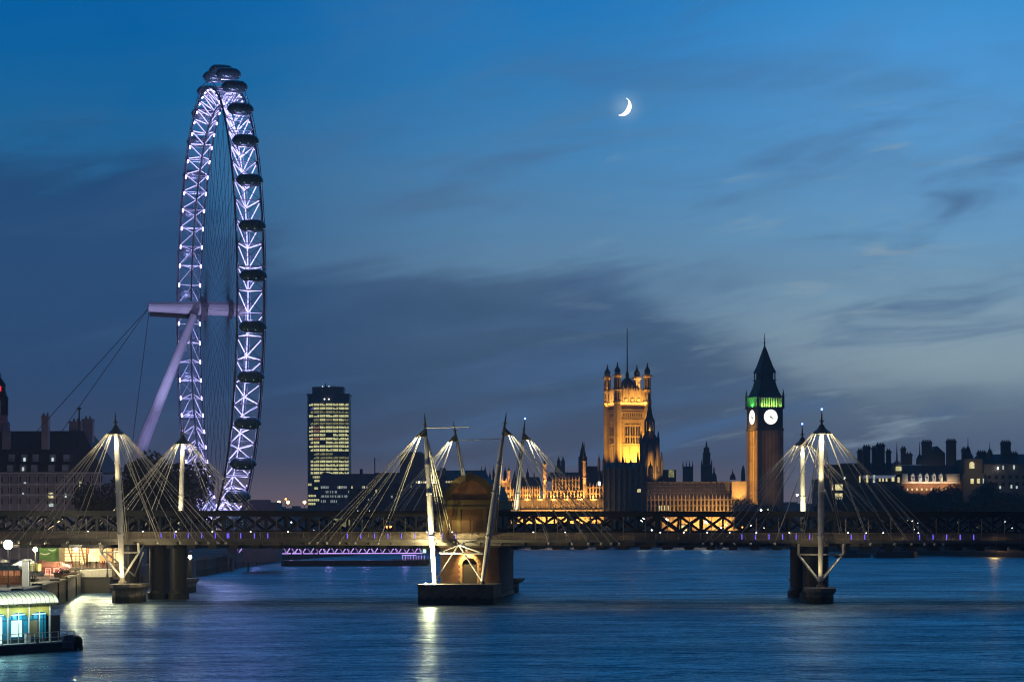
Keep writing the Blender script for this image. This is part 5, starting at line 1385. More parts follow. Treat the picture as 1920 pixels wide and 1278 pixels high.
for i, (px, py, g, r) in enumerate(((1205, 974.5, 'street_globe', 1.0), (1250, 975.5, 'street_globe', .9), (1325, 978, 'street_globe', 1.1))):
    lamp_post(X(px, D), D + .6, 9.2, Z(py, D), g, ('blazing street lamp on the far bridge, below the dark palace block', 'smaller yellow street lamp on the far bridge, between two larger blazing ones', 'blazing street lamp on the far bridge, below the scaffolded palace roof')[i], None, r)
for i, (px, py) in enumerate(((1186, 996), (1222, 994), (1267, 992), (1300, 980), (1352, 990), (1362, 985), (1392, 989), (1408, 986), (1432, 991))):
    lamp_post(X(px, 1185), 1185, 5.4 if py > 990 else 6.9, Z(py, 1185), 'white_point' if i % 3 else 'red_globe', 'tiny distant light on a post, seen through the iron lattice', 'tiny lights behind the lattice', .42)
b = MB(); b.box(X(1270, 1240), X(1298, 1240), 1240, 1246, 5.5, Z(983, 1240))
t = thing('riverside_kiosk', (X(1284, 1240), 1243, 5.4), 'low bright yellow-lit kiosk seen through the lattice below the palace', 'kiosk')
b.build('wall', 'dark_stone', t); MB().box(X(1273, 1240), X(1288, 1240), 1239.8, 1239.95, 8, Z(985, 1240)).build('lit_front', 'shop_light', t); MB().box(X(1258, 1240), X(1265, 1240), 1239.8, 1239.95, 8, Z(990, 1240)).build('lit_front', 'shop_orange', t)
# embankment lamps (orange pair) and other street lamps
lamp_post(X(1862, 925), 925 - 2, 4.0, Z(1025, 925) + 3.0, 'sodium_globe', 'twin orange lamps on the far embankment wall, close above the water', None, .5, heads=3, power=2600, col=(1, .5, .12))
SOD = ('orange lamp nearest the big wheel, of the cluster left of the office tower', 'orange lamp in the middle of the cluster left of the office tower', 'orange lamp at the foot of the office tower')
for (px, py), lab in zip(((523, 940), (540, 940), (571, 940)), SOD):
    lamp_post(X(px, 1000), 1000, 4.0, Z(py, 1000), 'sodium_globe', lab, None, .7)
lamp_post(X(536, 1020), 1020, 4.0, Z(934, 1020), 'red_globe', 'small reddish lamp above the orange cluster left of the office tower', None, .5)
for i, px in enumerate((729.5, 736)):
    lamp_post(X(px, 470), BF(s_of(px, 36), 36, 0).y, 12.9, Z(986.5, 470), 'red_globe', 'one of two red signal lamps glowing side by side through the lattice', 'red signal lamps behind the lattice', .26, name='signal_lamp')
for (px, py, D_, g, lab) in ((1283, 962, 1236, 'warm_window', 'small lamp on the palace terrace below its amber windows'), (1335, 961, 1236, 'warm_window', 'terrace lamp below the scaffolded palace roof'), (1427, 957, 1180, 'street_globe', 'white lamp among trees at the clock tower foot'),
                           (1440, 956, 1180, 'warm_window', 'weaker lamp beside the white one at the clock tower foot'), (1495, 929, 1120, 'street_globe', 'single lamp high on the dark slope, right of the clock tower'), (1584, 960, 1020, 'warm_window', 'small lamp among the dark embankment trees, beside the tall mast'),
                           (1631, 961, 1020, 'warm_window', 'small bright lamp in front of the embankment trees, right of the tall mast')):
    lamp_post(X(px, D_), D_, 5.5, Z(py, D_), g, lab, None, .5)
# crowd of small lights on the far shore seen through the lattice at the far side
rs = random.Random(4)
for i in range(16):
    px = rs.choice((rs.uniform(1690, 1738), rs.uniform(1780, 1835), rs.uniform(1850, 1915))); py = rs.uniform(976, 994)
    lamp_post(X(px, 930), 930 - 1.0 + rs.uniform(0, 3) + (10 if px > 1840 else 0), 6.0, Z(py, 930) , rs.choice(('warm_window', 'white_point', 'warm_window')), 'tiny far shore light twinkling through the lattice', 'twinkling lights on the far embankment', .32)
for i in range(14):
    px = rs.choice((rs.uniform(430, 500), rs.uniform(520, 640))); py = rs.uniform(972, 994)
    lamp_post(X(px, 780), 780, 4.0, Z(py, 780), rs.choice(('warm_window', 'white_point')), 'tiny riverside path light seen through the lattice beneath the big wheel', 'twinkling lights on the path under the wheel', .26)
b = block('lit_riverside_hall', 'low pale-lit hall on the far bank seen through the lattice beside the big wheel', 'building', 622, 668, 968, 1040, 10, 'dark_stone', lights=[(626, 971, 9, 14, 'office_dim'), (637, 970, 12, 16, 'office_dim'), (652, 972, 12, 12, 'office_dim')])
block('wheel_boarding_hall', 'low grey hall at the foot of the big wheel', 'building', 455, 520, 940, 690, 14, 'grey_stone', extra_boxes=((462, 500, 935, 940),))

# ------------------------------------------------------------------ violet pier walkway, barge, moored boats
D = 800.0
pg = thing('pier_walkway', (X(630, D), D + 2, 0), 'long floating pier with a violet-lit lattice walkway, low on the water', 'pier')
b = MB(); x0, x1 = X(447, D), X(792, D)
zt, zb = Z(1023, D), Z(1036, D)
b2 = MB(); bt = MB()
for yy in (D, D + 3):
    b.tube((x0, yy, zt), (x1, yy, zt), .16, n=6); b.tube((x0, yy, zb), (x1, yy, zb), .18, n=6)
n = 46
for i in range(n):
    xa = x0 + (x1 - x0) * i / n; xb = x0 + (x1 - x0) * (i + 1) / n
    za, zb_ = (zt, zb) if i % 2 else (zb, zt)
    for yy in (D, D + 3): b.tube((xa, yy, za), (xb, yy, zb_), .11, n=5)
    if i % 2 == 0: b2.tube((xa + .2, D - .16, zb + .35), ((xa + xb) / 2 + .4, D - .16, zb + 1.9), .10, n=4); b2.ball((xa + 1.1, D - .2, zb + 1.6), .2, 6, 4)
    elif i % 3 == 0: b2.tube((xa + .9, D - .16, zb + .35), (xa + .3, D - .16, zb + 1.7), .08, n=4)
    if i % 5 == 1: b2.ball((xa, D - .25, zt + .9), .16, 6, 4)
    for j in range(3): bt.tube((xa + (xb - xa) * j / 3, D - .1, zt), (xa + (xb - xa) * j / 3, D - .1, zt + .8), .05, n=4)
bt.tube((x0, D - .1, zt + .8), (x1, D - .1, zt + .8), .07, n=4)
b2.tube((x0 + 8, D - .2, zb - .05), (x1, D - .2, zb - .05), .10, n=4); b2.tube((x0, D - .2, zt + .25), (x1, D - .2, zt + .25), .08, n=4)
b.build('lattice_span', 'white_steel', pg); bt.build('railing', 'white_steel', pg); b2.build('violet_light', 'violet_tube', pg)
b = MB(); b.box(x0, x1, D - .1, D + 3.1, zb - .3, zb - .15); b.build('walkway', 'deck_steel', pg)
b = MB(); b.box(X(735, D), X(805, D), D - 5, D + 6, -.6, 1.9); b.box(X(760, D), X(800, D), D - 4, D + 3, 1.9, 2.2); b.build('float', 'dark_hull', pg)
b = MB()
for i in range(9): b.tube((X(756, D) + i * 1.0, D - 5, 1.9), (X(756, D) + i * 1.0, D - 5, 3.4), .07, n=4)
b.tube((X(755, D), D - 5, 3.4), (X(781, D), D - 5, 3.4), .09, n=4); b.build('light_rail', 'violet_tube', pg)
MB().box(X(793, D), X(799, D), D - 1, D - .8, 4.2, 6.3).build('lit_screen', 'poster_light', pg)
b = MB(); b.box(X(428, D), X(447, D), D - 3, D + 5, .2, zt + .8); b.box(X(426, D), X(449, D), D - 3.4, D + 5.4, zt + .8, zt + 1.1); b.build('cabin', 'grey_stone', pg)
for i in range(5): lamp('POINT', (x0 + 6 + i * 14, D - 2.5, zt + .6), 900, (.55, .32, 1), pg, size=.3)
MB().tube((X(465, 700), 700, -1), (X(465, 700), 700, Z(1022, 700)), .25).build('mooring_pile', 'dark_iron')
tag(bpy.data.objects['mooring_pile'], 'single dark pile standing in the water before the violet pier', 'mooring pile')
def barge(name, px0, px1, D, z1, label, cabin=None, cat='barge', m='dark_hull', zb=-.5):
    x0, x1 = X(px0, D), X(px1, D); L_ = x1 - x0
    o = thing(name, ((x0 + x1) / 2, D + 3, 0), label, cat)
    b = MB()
    pl = [(x0 + L_ * .03, D), (x1 - L_ * .10, D), (x1, D + 2.5), (x1 - L_ * .04, D + 5.5), (x0 + L_ * .03, D + 5.5), (x0, D + 3)]
    b.prism([(x, y, zb) for x, y in pl], (0, 0, z1 - zb - .3)); b.prism([(x, y - .15 if y < D + 3 else y + .15, z1 - .298) for x, y in pl], (0, 0, .3)); b.build('hull', m, o)
    if cabin:
        for (a, e, h, mm) in cabin: MB().box(x0 + L_ * a, x0 + L_ * e, D + 1, D + 4.5, z1 + .01, z1 + h).taper(x0 + L_ * a - .2, x0 + L_ * e + .2, D + .8, D + 4.7, z1 + h, z1 + h + .35, .4, .4).build('cabin', mm, o)
    return o
barge('moored_barge', 525, 802, 770, 2.0, 'long low black barge lying in front of the violet pier')
barge('moored_boat', 1640, 1722, 905, 2.6, 'dark launch with a paler cabin moored at the far bank', ((.18, .6, 1.6, 'grey_stone'), (.25, .4, 2.4, 'dark_glass')), 'boat')
barge('moored_boat', 1566, 1634, 915, 1.8, 'plain black launch lying astern of the pale-cabined one', ((.3, .6, 1.3, 'dark_hull'),), 'boat')
barge('moored_boat', 338, 362, 585, 5.4, 'dark stumpy workboat moored beyond the black bridge drums', ((.2, .7, 2.4, 'dark_hull'),), 'boat')
lamp_post(X(356, 580), 580, 5.5, Z(1049, 580) + 1.0, 'street_globe', 'lamp on the dark workboat beyond the black drums', None, .5, name='deck_lamp', power=1500, col=(1, .85, .6))
pgw = thing('gangway', (X(400, 700), 700, 0), 'grey sloping gangway between the black bridge drums and the violet pier', 'gangway')
b = MB(); b.box(X(376, 700), X(440, 700), 700, 703, Z(1046, 700), Z(1041, 700)); b.build('walkway', 'grey_stone', pgw)
b = MB(); b.tube((X(376, 700), 700, Z(1033, 700)), (X(442, 700), 700, Z(1034, 700)), .12); [b.tube((X(376 + 8 * i, 700), 700, Z(1042, 700)), (X(376 + 8 * i, 700), 700, Z(1033, 700)), .08, n=4) for i in range(9)]; b.build('handrail', 'grey_stone', pgw)
[MB().box(X(a_, 700), X(a_ + 5, 700), 700.5, 702.5, -1, Z(1046, 700)).build('pile', 'dark_iron', pgw) for a_ in (376, 430)]

# ------------------------------------------------------------------ riverside market on the near bank
wall_along([(-81.5, 300), (-83, 360), (-91, 436), (-98.3, 488)], -1, 4.2, .6, 'river_wall', 'ochre stone river wall below the market, beside the pontoon roof')
D = 486.0
# lit shop front
sf = thing('pavilion_shop', (X(165, 512), 516, 4.0), 'glass-fronted riverside cafe blazing yellow and orange, below the footbridge', 'cafe')
D = 512.0
MB().box(X(70, D), X(232, D), D + .5, D + 10, 4.0, Z(1014, D)).build('wall', 'concrete', sf)
b = MB()
for (px0, px1, y0, y1, mm) in ((121, 134, 1022, 1049, 'shop_light'), (135, 149, 1022, 1049, 'shop_light'), (150, 160, 1022, 1055, 'shop_light'), (165, 199, 1026, 1050, 'shop_light'), (186, 199, 1038, 1052, 'shop_orange'), (200, 209, 1024, 1050, 'shop_orange'), (213, 224, 1030, 1052, 'shop_light')):
    e = .2 if mm == 'shop_orange' else 0
    w_ = MB().box(X(px0, D), X(px1, D), D + .2 - e, D + .5 - e * .2, Z(y1, D), Z(y0, D)).build('window', mm, sf)
b = MB()
for y in (1029, 1034.5, 1040, 1045): b.box(X(120, D), X(161, D), D - .05, D + .2, Z(y + .5, D), Z(y - .5, D))
for px in (120, 134.5, 149.5, 162.5, 200): b.box(X(px - .8, D), X(px + .8, D), D - .1, D + .25, 4.0, Z(1018, D))
b.build('glazing_bar', 'timber', sf)
MB().tube((X(152, D), D - 1, Z(1014, D)), (X(162, D), D - 1, Z(1060, D)), .22).build('prop', 'timber', sf); MB().tube((X(128, D), D - 1, Z(1018, D)), (X(140, D), D - 1, Z(1060, D)), .18).build('prop', 'timber', sf); MB().box(X(164, D), X(167.5, D), D - 1.2, D - .4, Z(1036, D), Z(1014, D)).build('banner', 'red_tile', sf)
mat('green_wall', (.10, .22, .08), .8, var=.3, scale=.4)
MB().box(X(74, D), X(112, D), D - .4, D + .5, 4.0, Z(1016, D)).build('green_wall', 'green_wall', sf)
MB().box(X(112, D), X(121, D), D - 1.2, D + .5, 4.0, Z(1016, D)).build('column', 'concrete', sf)
lamp('POINT', (X(98, D), D - 5, 12), 900, (.9, 1, .45), sf); lamp('POINT', (X(150, D), D - 5, 10), 2600, (1, .66, .26), sf); lamp('POINT', (X(195, D), D - 5, 10), 2600, (1, .6, .24), sf)
for (px0, px1, y) in ((78, 95, 1034), (93, 107, 1027)):
    b = MB(); n = 6
    for i in range(n): b.tube((X(px0 + (px1 - px0) * i / n, D), D - 1.5, Z(y + 2.2 * math.sin(math.pi * i / n), D)), (X(px0 + (px1 - px0) * (i + 1) / n, D), D - 1.5, Z(y + 2.2 * math.sin(math.pi * (i + 1) / n), D)), .13, n=5)
    tag(b.build('light_garland', 'warm_window' if y > 1030 else 'office_light'), 'swag of yellow fairy lights in front of the green cafe wall' if y > 1030 else 'short row of greenish lights higher on the green cafe wall', 'fairy lights')
# tile-roofed stall with two lit signs
D = 478.0
st = thing('market_stall', (X(100, D), D + 2, 4.0), 'wooden market stall with a glowing red-tiled roof and two lit square signs', 'market stall')
x0, x1 = X(72, D), X(118, D)
MB().box(x0, x1, D, D + 4, 5.0, Z(1059, D)).build('cabin', 'timber', st)
b = MB(); b.add([(x0 - .4, D - .8, Z(1060, D)), (x1 + .5, D - .8, Z(1060, D)), (x1 + .5, D + 4.8, Z(1060, D)), (x0 - .4, D + 4.8, Z(1060, D)), (x0 + .8, D + 2, Z(1050.5, D)), (x1 - .9, D + 2, Z(1050.5, D))], [(0, 3, 2, 1), (0, 1, 5, 4), (1, 2, 5), (2, 3, 4, 5), (3, 0, 4)])
rf = b.build('roof', 'red_tile', st)
b = MB()
for i in range(14):
    xx = x0 + .2 + (x1 - x0 - .4) * i / 13; b.tube((xx, D - .75, Z(1060, D) + .08), (xx * .82 + (x0 + x1) / 2 * .18, D + 1.95, Z(1050.5, D) + .08), .05, n=4)
b.build('roof_rib', 'rib_glow', rf)  # ribs emit faintly, standing in for light falling on the roof
def ring_sign(px0, px1, y0, y1, th_, bars=0):
    b = MB(); a0, a1, z0, z1 = X(px0, D), X(px1, D), Z(y1, D), Z(y0, D)
    b.box(a0, a1, D - .30, D - .18, z1 - th_, z1); b.box(a0, a1, D - .30, D - .18, z0, z0 + th_); b.box(a0, a0 + th_, D - .30, D - .18, z0 + th_, z1 - th_); b.box(a1 - th_, a1, D - .30, D - .18, z0 + th_, z1 - th_)
    if bars:
        b.box(a0 + th_ + .05, a1 - th_ - .05, D - .30, D - .2, z0 + (z1 - z0) * .55, z0 + (z1 - z0) * .55 + th_ * .6); b.box((a0 + a1) / 2 - .06, (a0 + a1) / 2 + .06, D - .30, D - .2, z0 + th_ + .02, z0 + (z1 - z0) * .52)
    sg = b.build('sign', 'neon_pink', st)
    MB().box(a0 - .05, a1 + .05, D - .17, D - .02, z0 - .05, z1 + .05).build('sign_board', 'red_tile', sg)
ring_sign(85, 95.5, 1062, 1073, .14, 1); ring_sign(100.5, 111.5, 1061.5, 1070.5, .26)
MB().box(X(84, D), X(113, D), D - 1.0, D - .02, Z(1075, D), Z(1073.5, D)).build('counter', 'canvas_white', st)
lamp('POINT', (X(98, D), D - 2.5, Z(1066, D)), 700, (1, .45, .25), st)
b = MB(); rs = random.Random(2)
for i in range(4):
    pts = [(X(112 + j * 4.6, D), D - .4, Z(1060.5 + i * 2.6 - j * 1.5 + 1.5 * math.sin(j * 1.5 + i), D)) for j in range(6)]
    b.path(pts, .045, 4)
tag(b.build('string_lights', 'neon_pink'), 'tangle of pink string lights trailing off the end of the red-roofed stall', 'string lights')
# more stalls and parasols of the riverside market
for (px, py, D_, w_, mm, lab) in ((124, 1055, 482, 9, 'canvas_white', 'white parasol between the red-roofed stall and the cafe column'), (79, 1047, 500, 11, 'red_tile', 'rust-red parasol behind the red-roofed stall'), (5, 1046, 480, 14, 'canvas_white', 'pale parasol under the dazzling lamp')):
    t_ = thing('parasol', (X(px, D_), D_, 4.0), lab, 'parasol'); k_ = D_ / FPX
    MB().lathe([(w_ * k_, Z(py + 5, D_)), (w_ * .55 * k_, Z(py + 1.5, D_)), (.08, Z(py - 1, D_))], (X(px, D_), D_, 0), 8).build('canopy', mm, t_)
    MB().tube((X(px, D_), D_, 3.9), (X(px, D_), D_, Z(py, D_)), .05).build('pole', 'timber', t_)
    lamp('POINT', (X(px, D_) + .6, D_ - 1.0, Z(py + 9, D_)), 160, (1, .75, .4), t_)
# white tent, green canopy tents, post, cabin
D = 470.0
tn = thing('market_tent', (X(40, D), D + 2, 4.0), 'white peaked canvas market tent beside the dazzling globe lamp', 'tent')
b = MB(); b.add([(X(18, D), D, Z(1058, D)), (X(62, D), D, Z(1057, D)), (X(62, D), D + 5, Z(1057, D)), (X(18, D), D + 5, Z(1058, D)), (X(40, D), D + 2.5, Z(1045.5, D)), (X(54, D), D + 2.5, Z(1045.5, D))], [(0, 3, 2, 1), (0, 1, 5, 4), (1, 2, 5), (2, 3, 4, 5), (3, 0, 4)]); b.build('canopy', 'canvas_white', tn)
b = MB(); [b.tube((X(px, D), yy, 5.2), (X(px, D), yy, Z(1057, D)), .06) for px in (19, 61) for yy in (D + .1, D + 4.9)]; b.build('pole', 'white_steel', tn)
b = MB(); b.box(X(56, D), X(70, D), D + .2, D + 4, 5.3, Z(1054, D)); b.build('side_panel', 'yellow_panel', tn)
lamp('POINT', (X(36, D), D - 3, 9.5), 2200, (1, .95, .7), tn)
D = 415.0
gt = thing('kiosk', (X(18, D), D + 2, 4.0), 'timber kiosk with a dark green canopy, glowing reddish at the edge of the frame', 'kiosk')
MB().box(X(-30, D), X(40, D), D, D + 4, 3.0, Z(1062, D)).build('cabin', 'timber', gt)
b = MB(); b.taper(X(-34, D), X(42, D), D - 1.5, D + 5, Z(1066, D), Z(1057, D), 1.2, 2.6); b.build('canopy', 'green_canvas', gt)
b = MB()
for i in range(12): b.box(X(-20 + i * 5, D), X(-19.2 + i * 5, D), D - .12, D, 4.0, Z(1064, D))
b.box(X(-28, D), X(39, D), D - .4, D, Z(1079.5, D), Z(1077.5, D)); b.box(X(-28, D), X(39, D), D - .2, D, Z(1090, D), Z(1088.5, D)); b.build('slat', 'timber', gt)
for i in range(5): MB().box(X(-18 + i * 11.5, D), X(-9 + i * 11.5, D), D - .08, D - .02, Z(1076, D), Z(1066, D)).build('lit_opening', 'kiosk_glow', gt)
lamp('POINT', (X(14, D), D - 3, Z(1072, D)), 300, (1, .6, .3), gt)
D = 400.0
sp = thing('notice_pillar', (X(48, D), D, 0), 'pale square notice pillar on the river wall with a thin mast beside it', 'pillar')
MB().box(X(41, D), X(54, D), D, D + 1.2, 2.0, Z(1049, D)).box(X(40.5, D), X(54.5, D), D - .1, D + 1.3, Z(1049, D), Z(1047.5, D)).build('pillar', 'pale_stone', sp)
MB().tube((X(54.5, D), D - .3, 1.0), (X(54.5, D), D - .3, Z(1050, D)), .10, n=8).build('mast', 'white_steel', sp)
lamp('POINT', (X(30, D), D - 7, 7.5), 180, (1, .95, .75), sp)
# wall piers and lamps on the wall
for (px, D_, yt, lab) in ((64, 436, 1083, 'dark stone wall pier carrying a globe lamp, near the notice pillar'), (142, 480, 1070, 'tall dark wall pier carrying a globe lamp, by the crowd')):
    b = MB(); b.box(X(px - 6.5, D_), X(px + 6.5, D_), D_ - 1.2, D_ + 1.2, -1, Z(yt, D_)); b.box(X(px - 7.5, D_), X(px + 7.5, D_), D_ - 1.4, D_ + 1.4, Z(yt, D_), Z(yt - 2, D_))
    tag(b.build('wall_pier', 'concrete'), lab, 'wall pier')
lamp_post(X(15, 396), 396, 4.0, Z(1018, 396), 'street_globe', 'dazzling white globe lamp over the market at the frame edge', None, .85, postm='dark_iron', power=5000, col=(.92, 1, .8))
lamp_post(X(66, 436), 436, Z(1081, 436), Z(1027, 436), 'street_globe', 'round white globe lamp on a dark post between the dazzling lamp and the cafe', None, .46, power=9000, col=(1, .88, .55))
lamp_post(X(142, 480), 480, Z(1068, 480), Z(1026, 480), 'street_globe', 'globe lamp on a tapering post before the yellow cafe windows', None, .46, power=10000, col=(1, .80, .42))
for i, (px, py) in enumerate(((201, 1021), (217, 1017), (237, 1017))):
    lamp_post(X(px, 470), 470, 4.0, Z(py, 470), 'street_globe', ('lamp under the footbridge at the end of the orange cafe', 'lamp under the footbridge left of the mast foot', 'lamp under the footbridge right of the mast foot')[i], None, .30, power=3400, col=(1, .85, .5))
tag(MB().box(X(119, 512), X(262, 512), 487.2, 530, 3.0, 5.4).build('promenade', 'dark_stone'), kind='structure')
# quay fence
D = 484.0
fe = thing('quay_fence', (X(178, D), D, 4.0), 'pale mesh fence along the quay edge in front of the crowd', 'fence')
b = MB(); x0, x1 = X(150, D), X(209, D)
n = 40
for i in range(n + 1): b.tube((x0 + (x1 - x0) * i / n, D, Z(1079, D)), (x0 + (x1 - x0) * i / n, D, Z(1066, D)), .045, n=4)
b.tube((x0, D, Z(1066, D)), (x1, D, Z(1064.5, D)), .09, n=5); b.build('bar', 'canvas_white', fe)

b = MB(); b.box(X(150, 488), X(212, 488), 484.5, 489, -1, Z(1079, 484)); q_ = b.build('quay_wall', 'dark_iron'); tag(q_, 'dark quay wall under the pale mesh fence, beside the mast pontoon', 'quay wall')
lamp('POINT', (X(178, 480), 478, Z(1058, 480)), 420, (1, .85, .6), fe)

PEOPLE = []
# barrels, planters and benches along the promenade edge
for i, (px, D_, lab) in enumerate(((110, 470, 'low dark planter box beside the red-roofed stall'), (122, 474, 'second planter box, nearer the globe lamp pier'))):
    b = MB(); b.taper(X(px, D_) - .9, X(px, D_) + .9, D_ - .5, D_ + .5, 4.0, 4.75, -.1, -.1); o_ = tag(b.build('planter', 'timber'), lab, 'planter')
    r_ = random.Random(i); b = MB()
    for q in range(120):
        c_ = Vector((X(px, D_) + r_.uniform(-.9, .9), D_ + r_.uniform(-.45, .45), 4.75 + abs(r_.gauss(0, .45)))); u_ = Vector((r_.gauss(0, 1), r_.gauss(0, 1), r_.gauss(0, 1))).normalized() * .22; v_ = u_.cross(Vector((.3, .5, .8))) * .7
        b.add([c_ - u_, c_ + v_, c_ + u_, c_ - v_], [(0, 1, 2, 3)])
    b.build('foliage', 'leaf_dark', o_)
for i, (px, c, lab) in enumerate(((60, 0, 'person in a dark coat by the white market tent'), (78, 2, 'person in a blue jacket at the lit signs of the stall'), (92, 1, 'person in a red jacket at the stall counter'), (33, 3, 'person in a tan coat near the timber kiosk'), (118, 0, 'person in a dark coat walking past the stall end'))):
    D_ = 470 if px > 70 else 425
    person((X(px, D_), D_, 4.0), rs.uniform(0, 6.28), PMATS[c], 40 + i, lab) if False else PEOPLE.append((px, D_, c, lab))
# ------------------------------------------------------------------ people
PMATS = [mat('cloth_%s' % n, c, .9, var=.2, scale=4) for n, c in (('black', (.02, .02, .025)), ('red', (.28, .04, .04)), ('blue', (.05, .08, .25)), ('tan', (.25, .17, .1)), ('white', (.6, .58, .55)))]
mat('skin', (.45, .28, .2), .6, var=.05, scale=4); mat('hair', (.03, .02, .015), .7, var=.2, scale=8)
def person(pos, rz, cloth, pose, label, h=1.72, group=None):
    """one continuous skinned body; hair is a child"""
    r_ = random.Random(pose)
    s = h / 1.72
    sw = .16 if pose % 3 == 1 else .05
    J = {'pel': (0, 0, .95), 'che': (0, .01, 1.28), 'nec': (0, .01, 1.47), 'hea': (0, -.02, 1.58), 'top': (0, -.01, 1.70),
         'shl': (-.19, .01, 1.41), 'ell': (-.25, .03 + sw, 1.13), 'hal': (-.24, -.10 + sw, .90), 'shr': (.19, .01, 1.41), 'elr': (.25, .03 - sw, 1.13), 'har': (.24, -.12 - sw if pose % 2 else -.30, .90 if pose % 2 else 1.22),
         'hil': (-.10, 0, .92), 'knl': (-.11, -.04 - sw, .50), 'anl': (-.11, .03 - sw, .08), 'tol': (-.12, -.14 - sw, .03), 'hir': (.10, 0, .92), 'knr': (.11, -.03 + sw, .50), 'anr': (.11, .04 + sw, .08), 'tor': (.12, -.13 + sw, .03)}
    RAD = {'pel': .15, 'che': .165, 'nec': .065, 'hea': .095, 'top': .07, 'shl': .08, 'shr': .08, 'ell': .055, 'elr': .055, 'hal': .04, 'har': .04, 'hil': .10, 'hir': .10, 'knl': .07, 'knr': .07, 'anl': .05, 'anr': .05, 'tol': .04, 'tor': .04}
    E = [('pel', 'che'), ('che', 'nec'), ('nec', 'hea'), ('hea', 'top'), ('che', 'shl'), ('shl', 'ell'), ('ell', 'hal'), ('che', 'shr'), ('shr', 'elr'), ('elr', 'har'), ('pel', 'hil'), ('hil', 'knl'), ('knl', 'anl'), ('anl', 'tol'), ('pel', 'hir'), ('hir', 'knr'), ('knr', 'anr'), ('anr', 'tor')]
    ks = list(J)
    me = bpy.data.meshes.new('person'); me.from_pydata([Vector(J[k]) * s for k in ks], [(ks.index(a), ks.index(b)) for a, b in E], [])
    o = bpy.data.objects.new('person', me); COL.objects.link(o)
    md = o.modifiers.new('skin', 'SKIN')
    for v, k in zip(me.skin_vertices[0].data, ks):
        v.radius = (RAD[k] * s, RAD[k] * s * (.75 if k in ('pel', 'che') else 1)); v.use_root = (k == 'pel')
    sb = o.modifiers.new('smooth', 'SUBSURF'); sb.levels = 1; sb.render_levels = 1
    me.materials.append(cloth)
    # head and hands are skin-coloured by height: material by node on object z
    o.location = pos; o.rotation_euler = (0, 0, rz)
    tag(o, label, 'person', group)
    hd = MB(); hd.ball((0, -.03 * s, 1.60 * s), .105 * s, 10, 8, 1.22); hd.ball((0, -.14 * s, 1.585 * s), .02 * s, 5, 4)
    hh = hd.build('face', 'skin', None, True, origin=(0, 0, 0)); hh.parent = o
    hr = MB(); hr.lathe([(.118 * s, 1.60 * s), (.122 * s, 1.66 * s), (.09 * s, 1.72 * s), (.03 * s, 1.745 * s)], (0, 0.005, 0), 10); hr = hr.build('hair', 'hair', None, True, origin=(0, 0, 0)); hr.parent = o
    return o
rs = random.Random(8)
cl = ['dark coat', 'red jacket', 'blue jacket', 'tan coat', 'white top']
for i in range(13):
    px = 149 + i * 4.7 + rs.uniform(-1, 1); c = rs.randrange(5); D_ = 488.5 + rs.uniform(0, 7)
    person((X(px, D_), D_, 5.4), rs.uniform(0, 6.28), PMATS[c], i, 'person in a %s standing in the crowd behind the quay fence' % cl[c], rs.uniform(1.6, 1.82), 'crowd behind the quay fence, %s' % cl[c])
for i, (px, D_, c, lab) in enumerate(PEOPLE): person((X(px, D_), D_, 4.0), rs.uniform(0, 6.28), PMATS[c], 40 + i, lab)
for i, (px, c, lab) in enumerate(((266, 0, 'person in dark clothes crossing the footbridge beside the tall mast'), (640, 3, 'person walking the footbridge near the violet pier'), (1478, 0, 'person in black walking the footbridge left of the far tall mast'), (1560, 0, 'person in black on the footbridge just right of the far tall mast'))):
    s = s_of(px, -1.2); p = bpt(s, -1.2, 12.3); person(p, R(90) if i % 2 else R(-90), PMATS[c], 1 + i * 3, lab)

# ------------------------------------------------------------------ floating landing stage in the foreground
u = Vector((0.60, 0.80, 0)); v = Vector((-0.80, 0.60, 0)); O = Vector((X(96, 267), 267, 0))
class UF:
    def __call__(s, a, b, z): return O + u * a + v * b + Vector((0, 0, z))
LF = UF()
ls = thing('landing_stage', LF(-6, 2, 0), 'floating landing stage with a glowing ribbed canopy roof and bright blue panels', 'landing stage')
b = MB(LF); b.prism([(-30, -1.2, -.4), (3.6, -1.2, -.4), (5.4, 0, -.4), (5.4, 4.2, -.4), (3.6, 4.0, -.4), (-30, 4.0, -.4)], (0, 0, 0)) if False else None
b = MB(LF); pl = [(-30, -1.4), (2.0, -1.4), (3.6, -.4), (3.8, 4.2), (2.2, 5.6), (-30, 5.6)]
b.prism([(x, y, -.5) for x, y in pl], (0, 0, 1.55)); b.build('hull', 'dark_hull', ls)
b = MB(LF); b.prism([(x + (.1 if x > 0 else 0), y + (.1 if y > 1 else -.1), 1.052) for x, y in pl], (0, 0, .16)); b.build('deck', 'pale_stone', ls)
# cabin
b = MB(LF); b.box(-29, -.4, .55, 4.0, 1.22, 4.85); b.build('wall', 'blue_panel', ls)
b = MB(LF); b.box(-29.5, 0, .25, .5, 5.0, 5.95); b.box(-.25, 0, .5, 4.2, 5.0, 5.95)
for i in range(9):      # scalloped lower edge: arch spandrels either side of each opening
    a0 = -.0 - i * 3.3
    for sd in (0, 1):
        pts = [(a0 - 1.65 + (1.65 if sd == 0 else -1.65), .25, 5.0), (a0 - 1.65 + (1.65 if sd == 0 else -1.65), .25, 4.35)] + [(a0 - 1.65 + (1 if sd == 0 else -1) * 1.5 * math.cos(q * math.pi / 12), .25, 4.35 + .6 * math.sin(q * math.pi / 12)) for q in range(0, 7)] + [(a0 - 1.65, .25, 5.0)]
        b.prism(pts, (0, .25, 0))
fa = b.build('fascia', 'yellow_panel', ls)
b = MB(LF)
for i in range(10): b.box(-.12 - i * 3.3, .02 - i * 3.3, .2, .36, 1.22, 5.9)
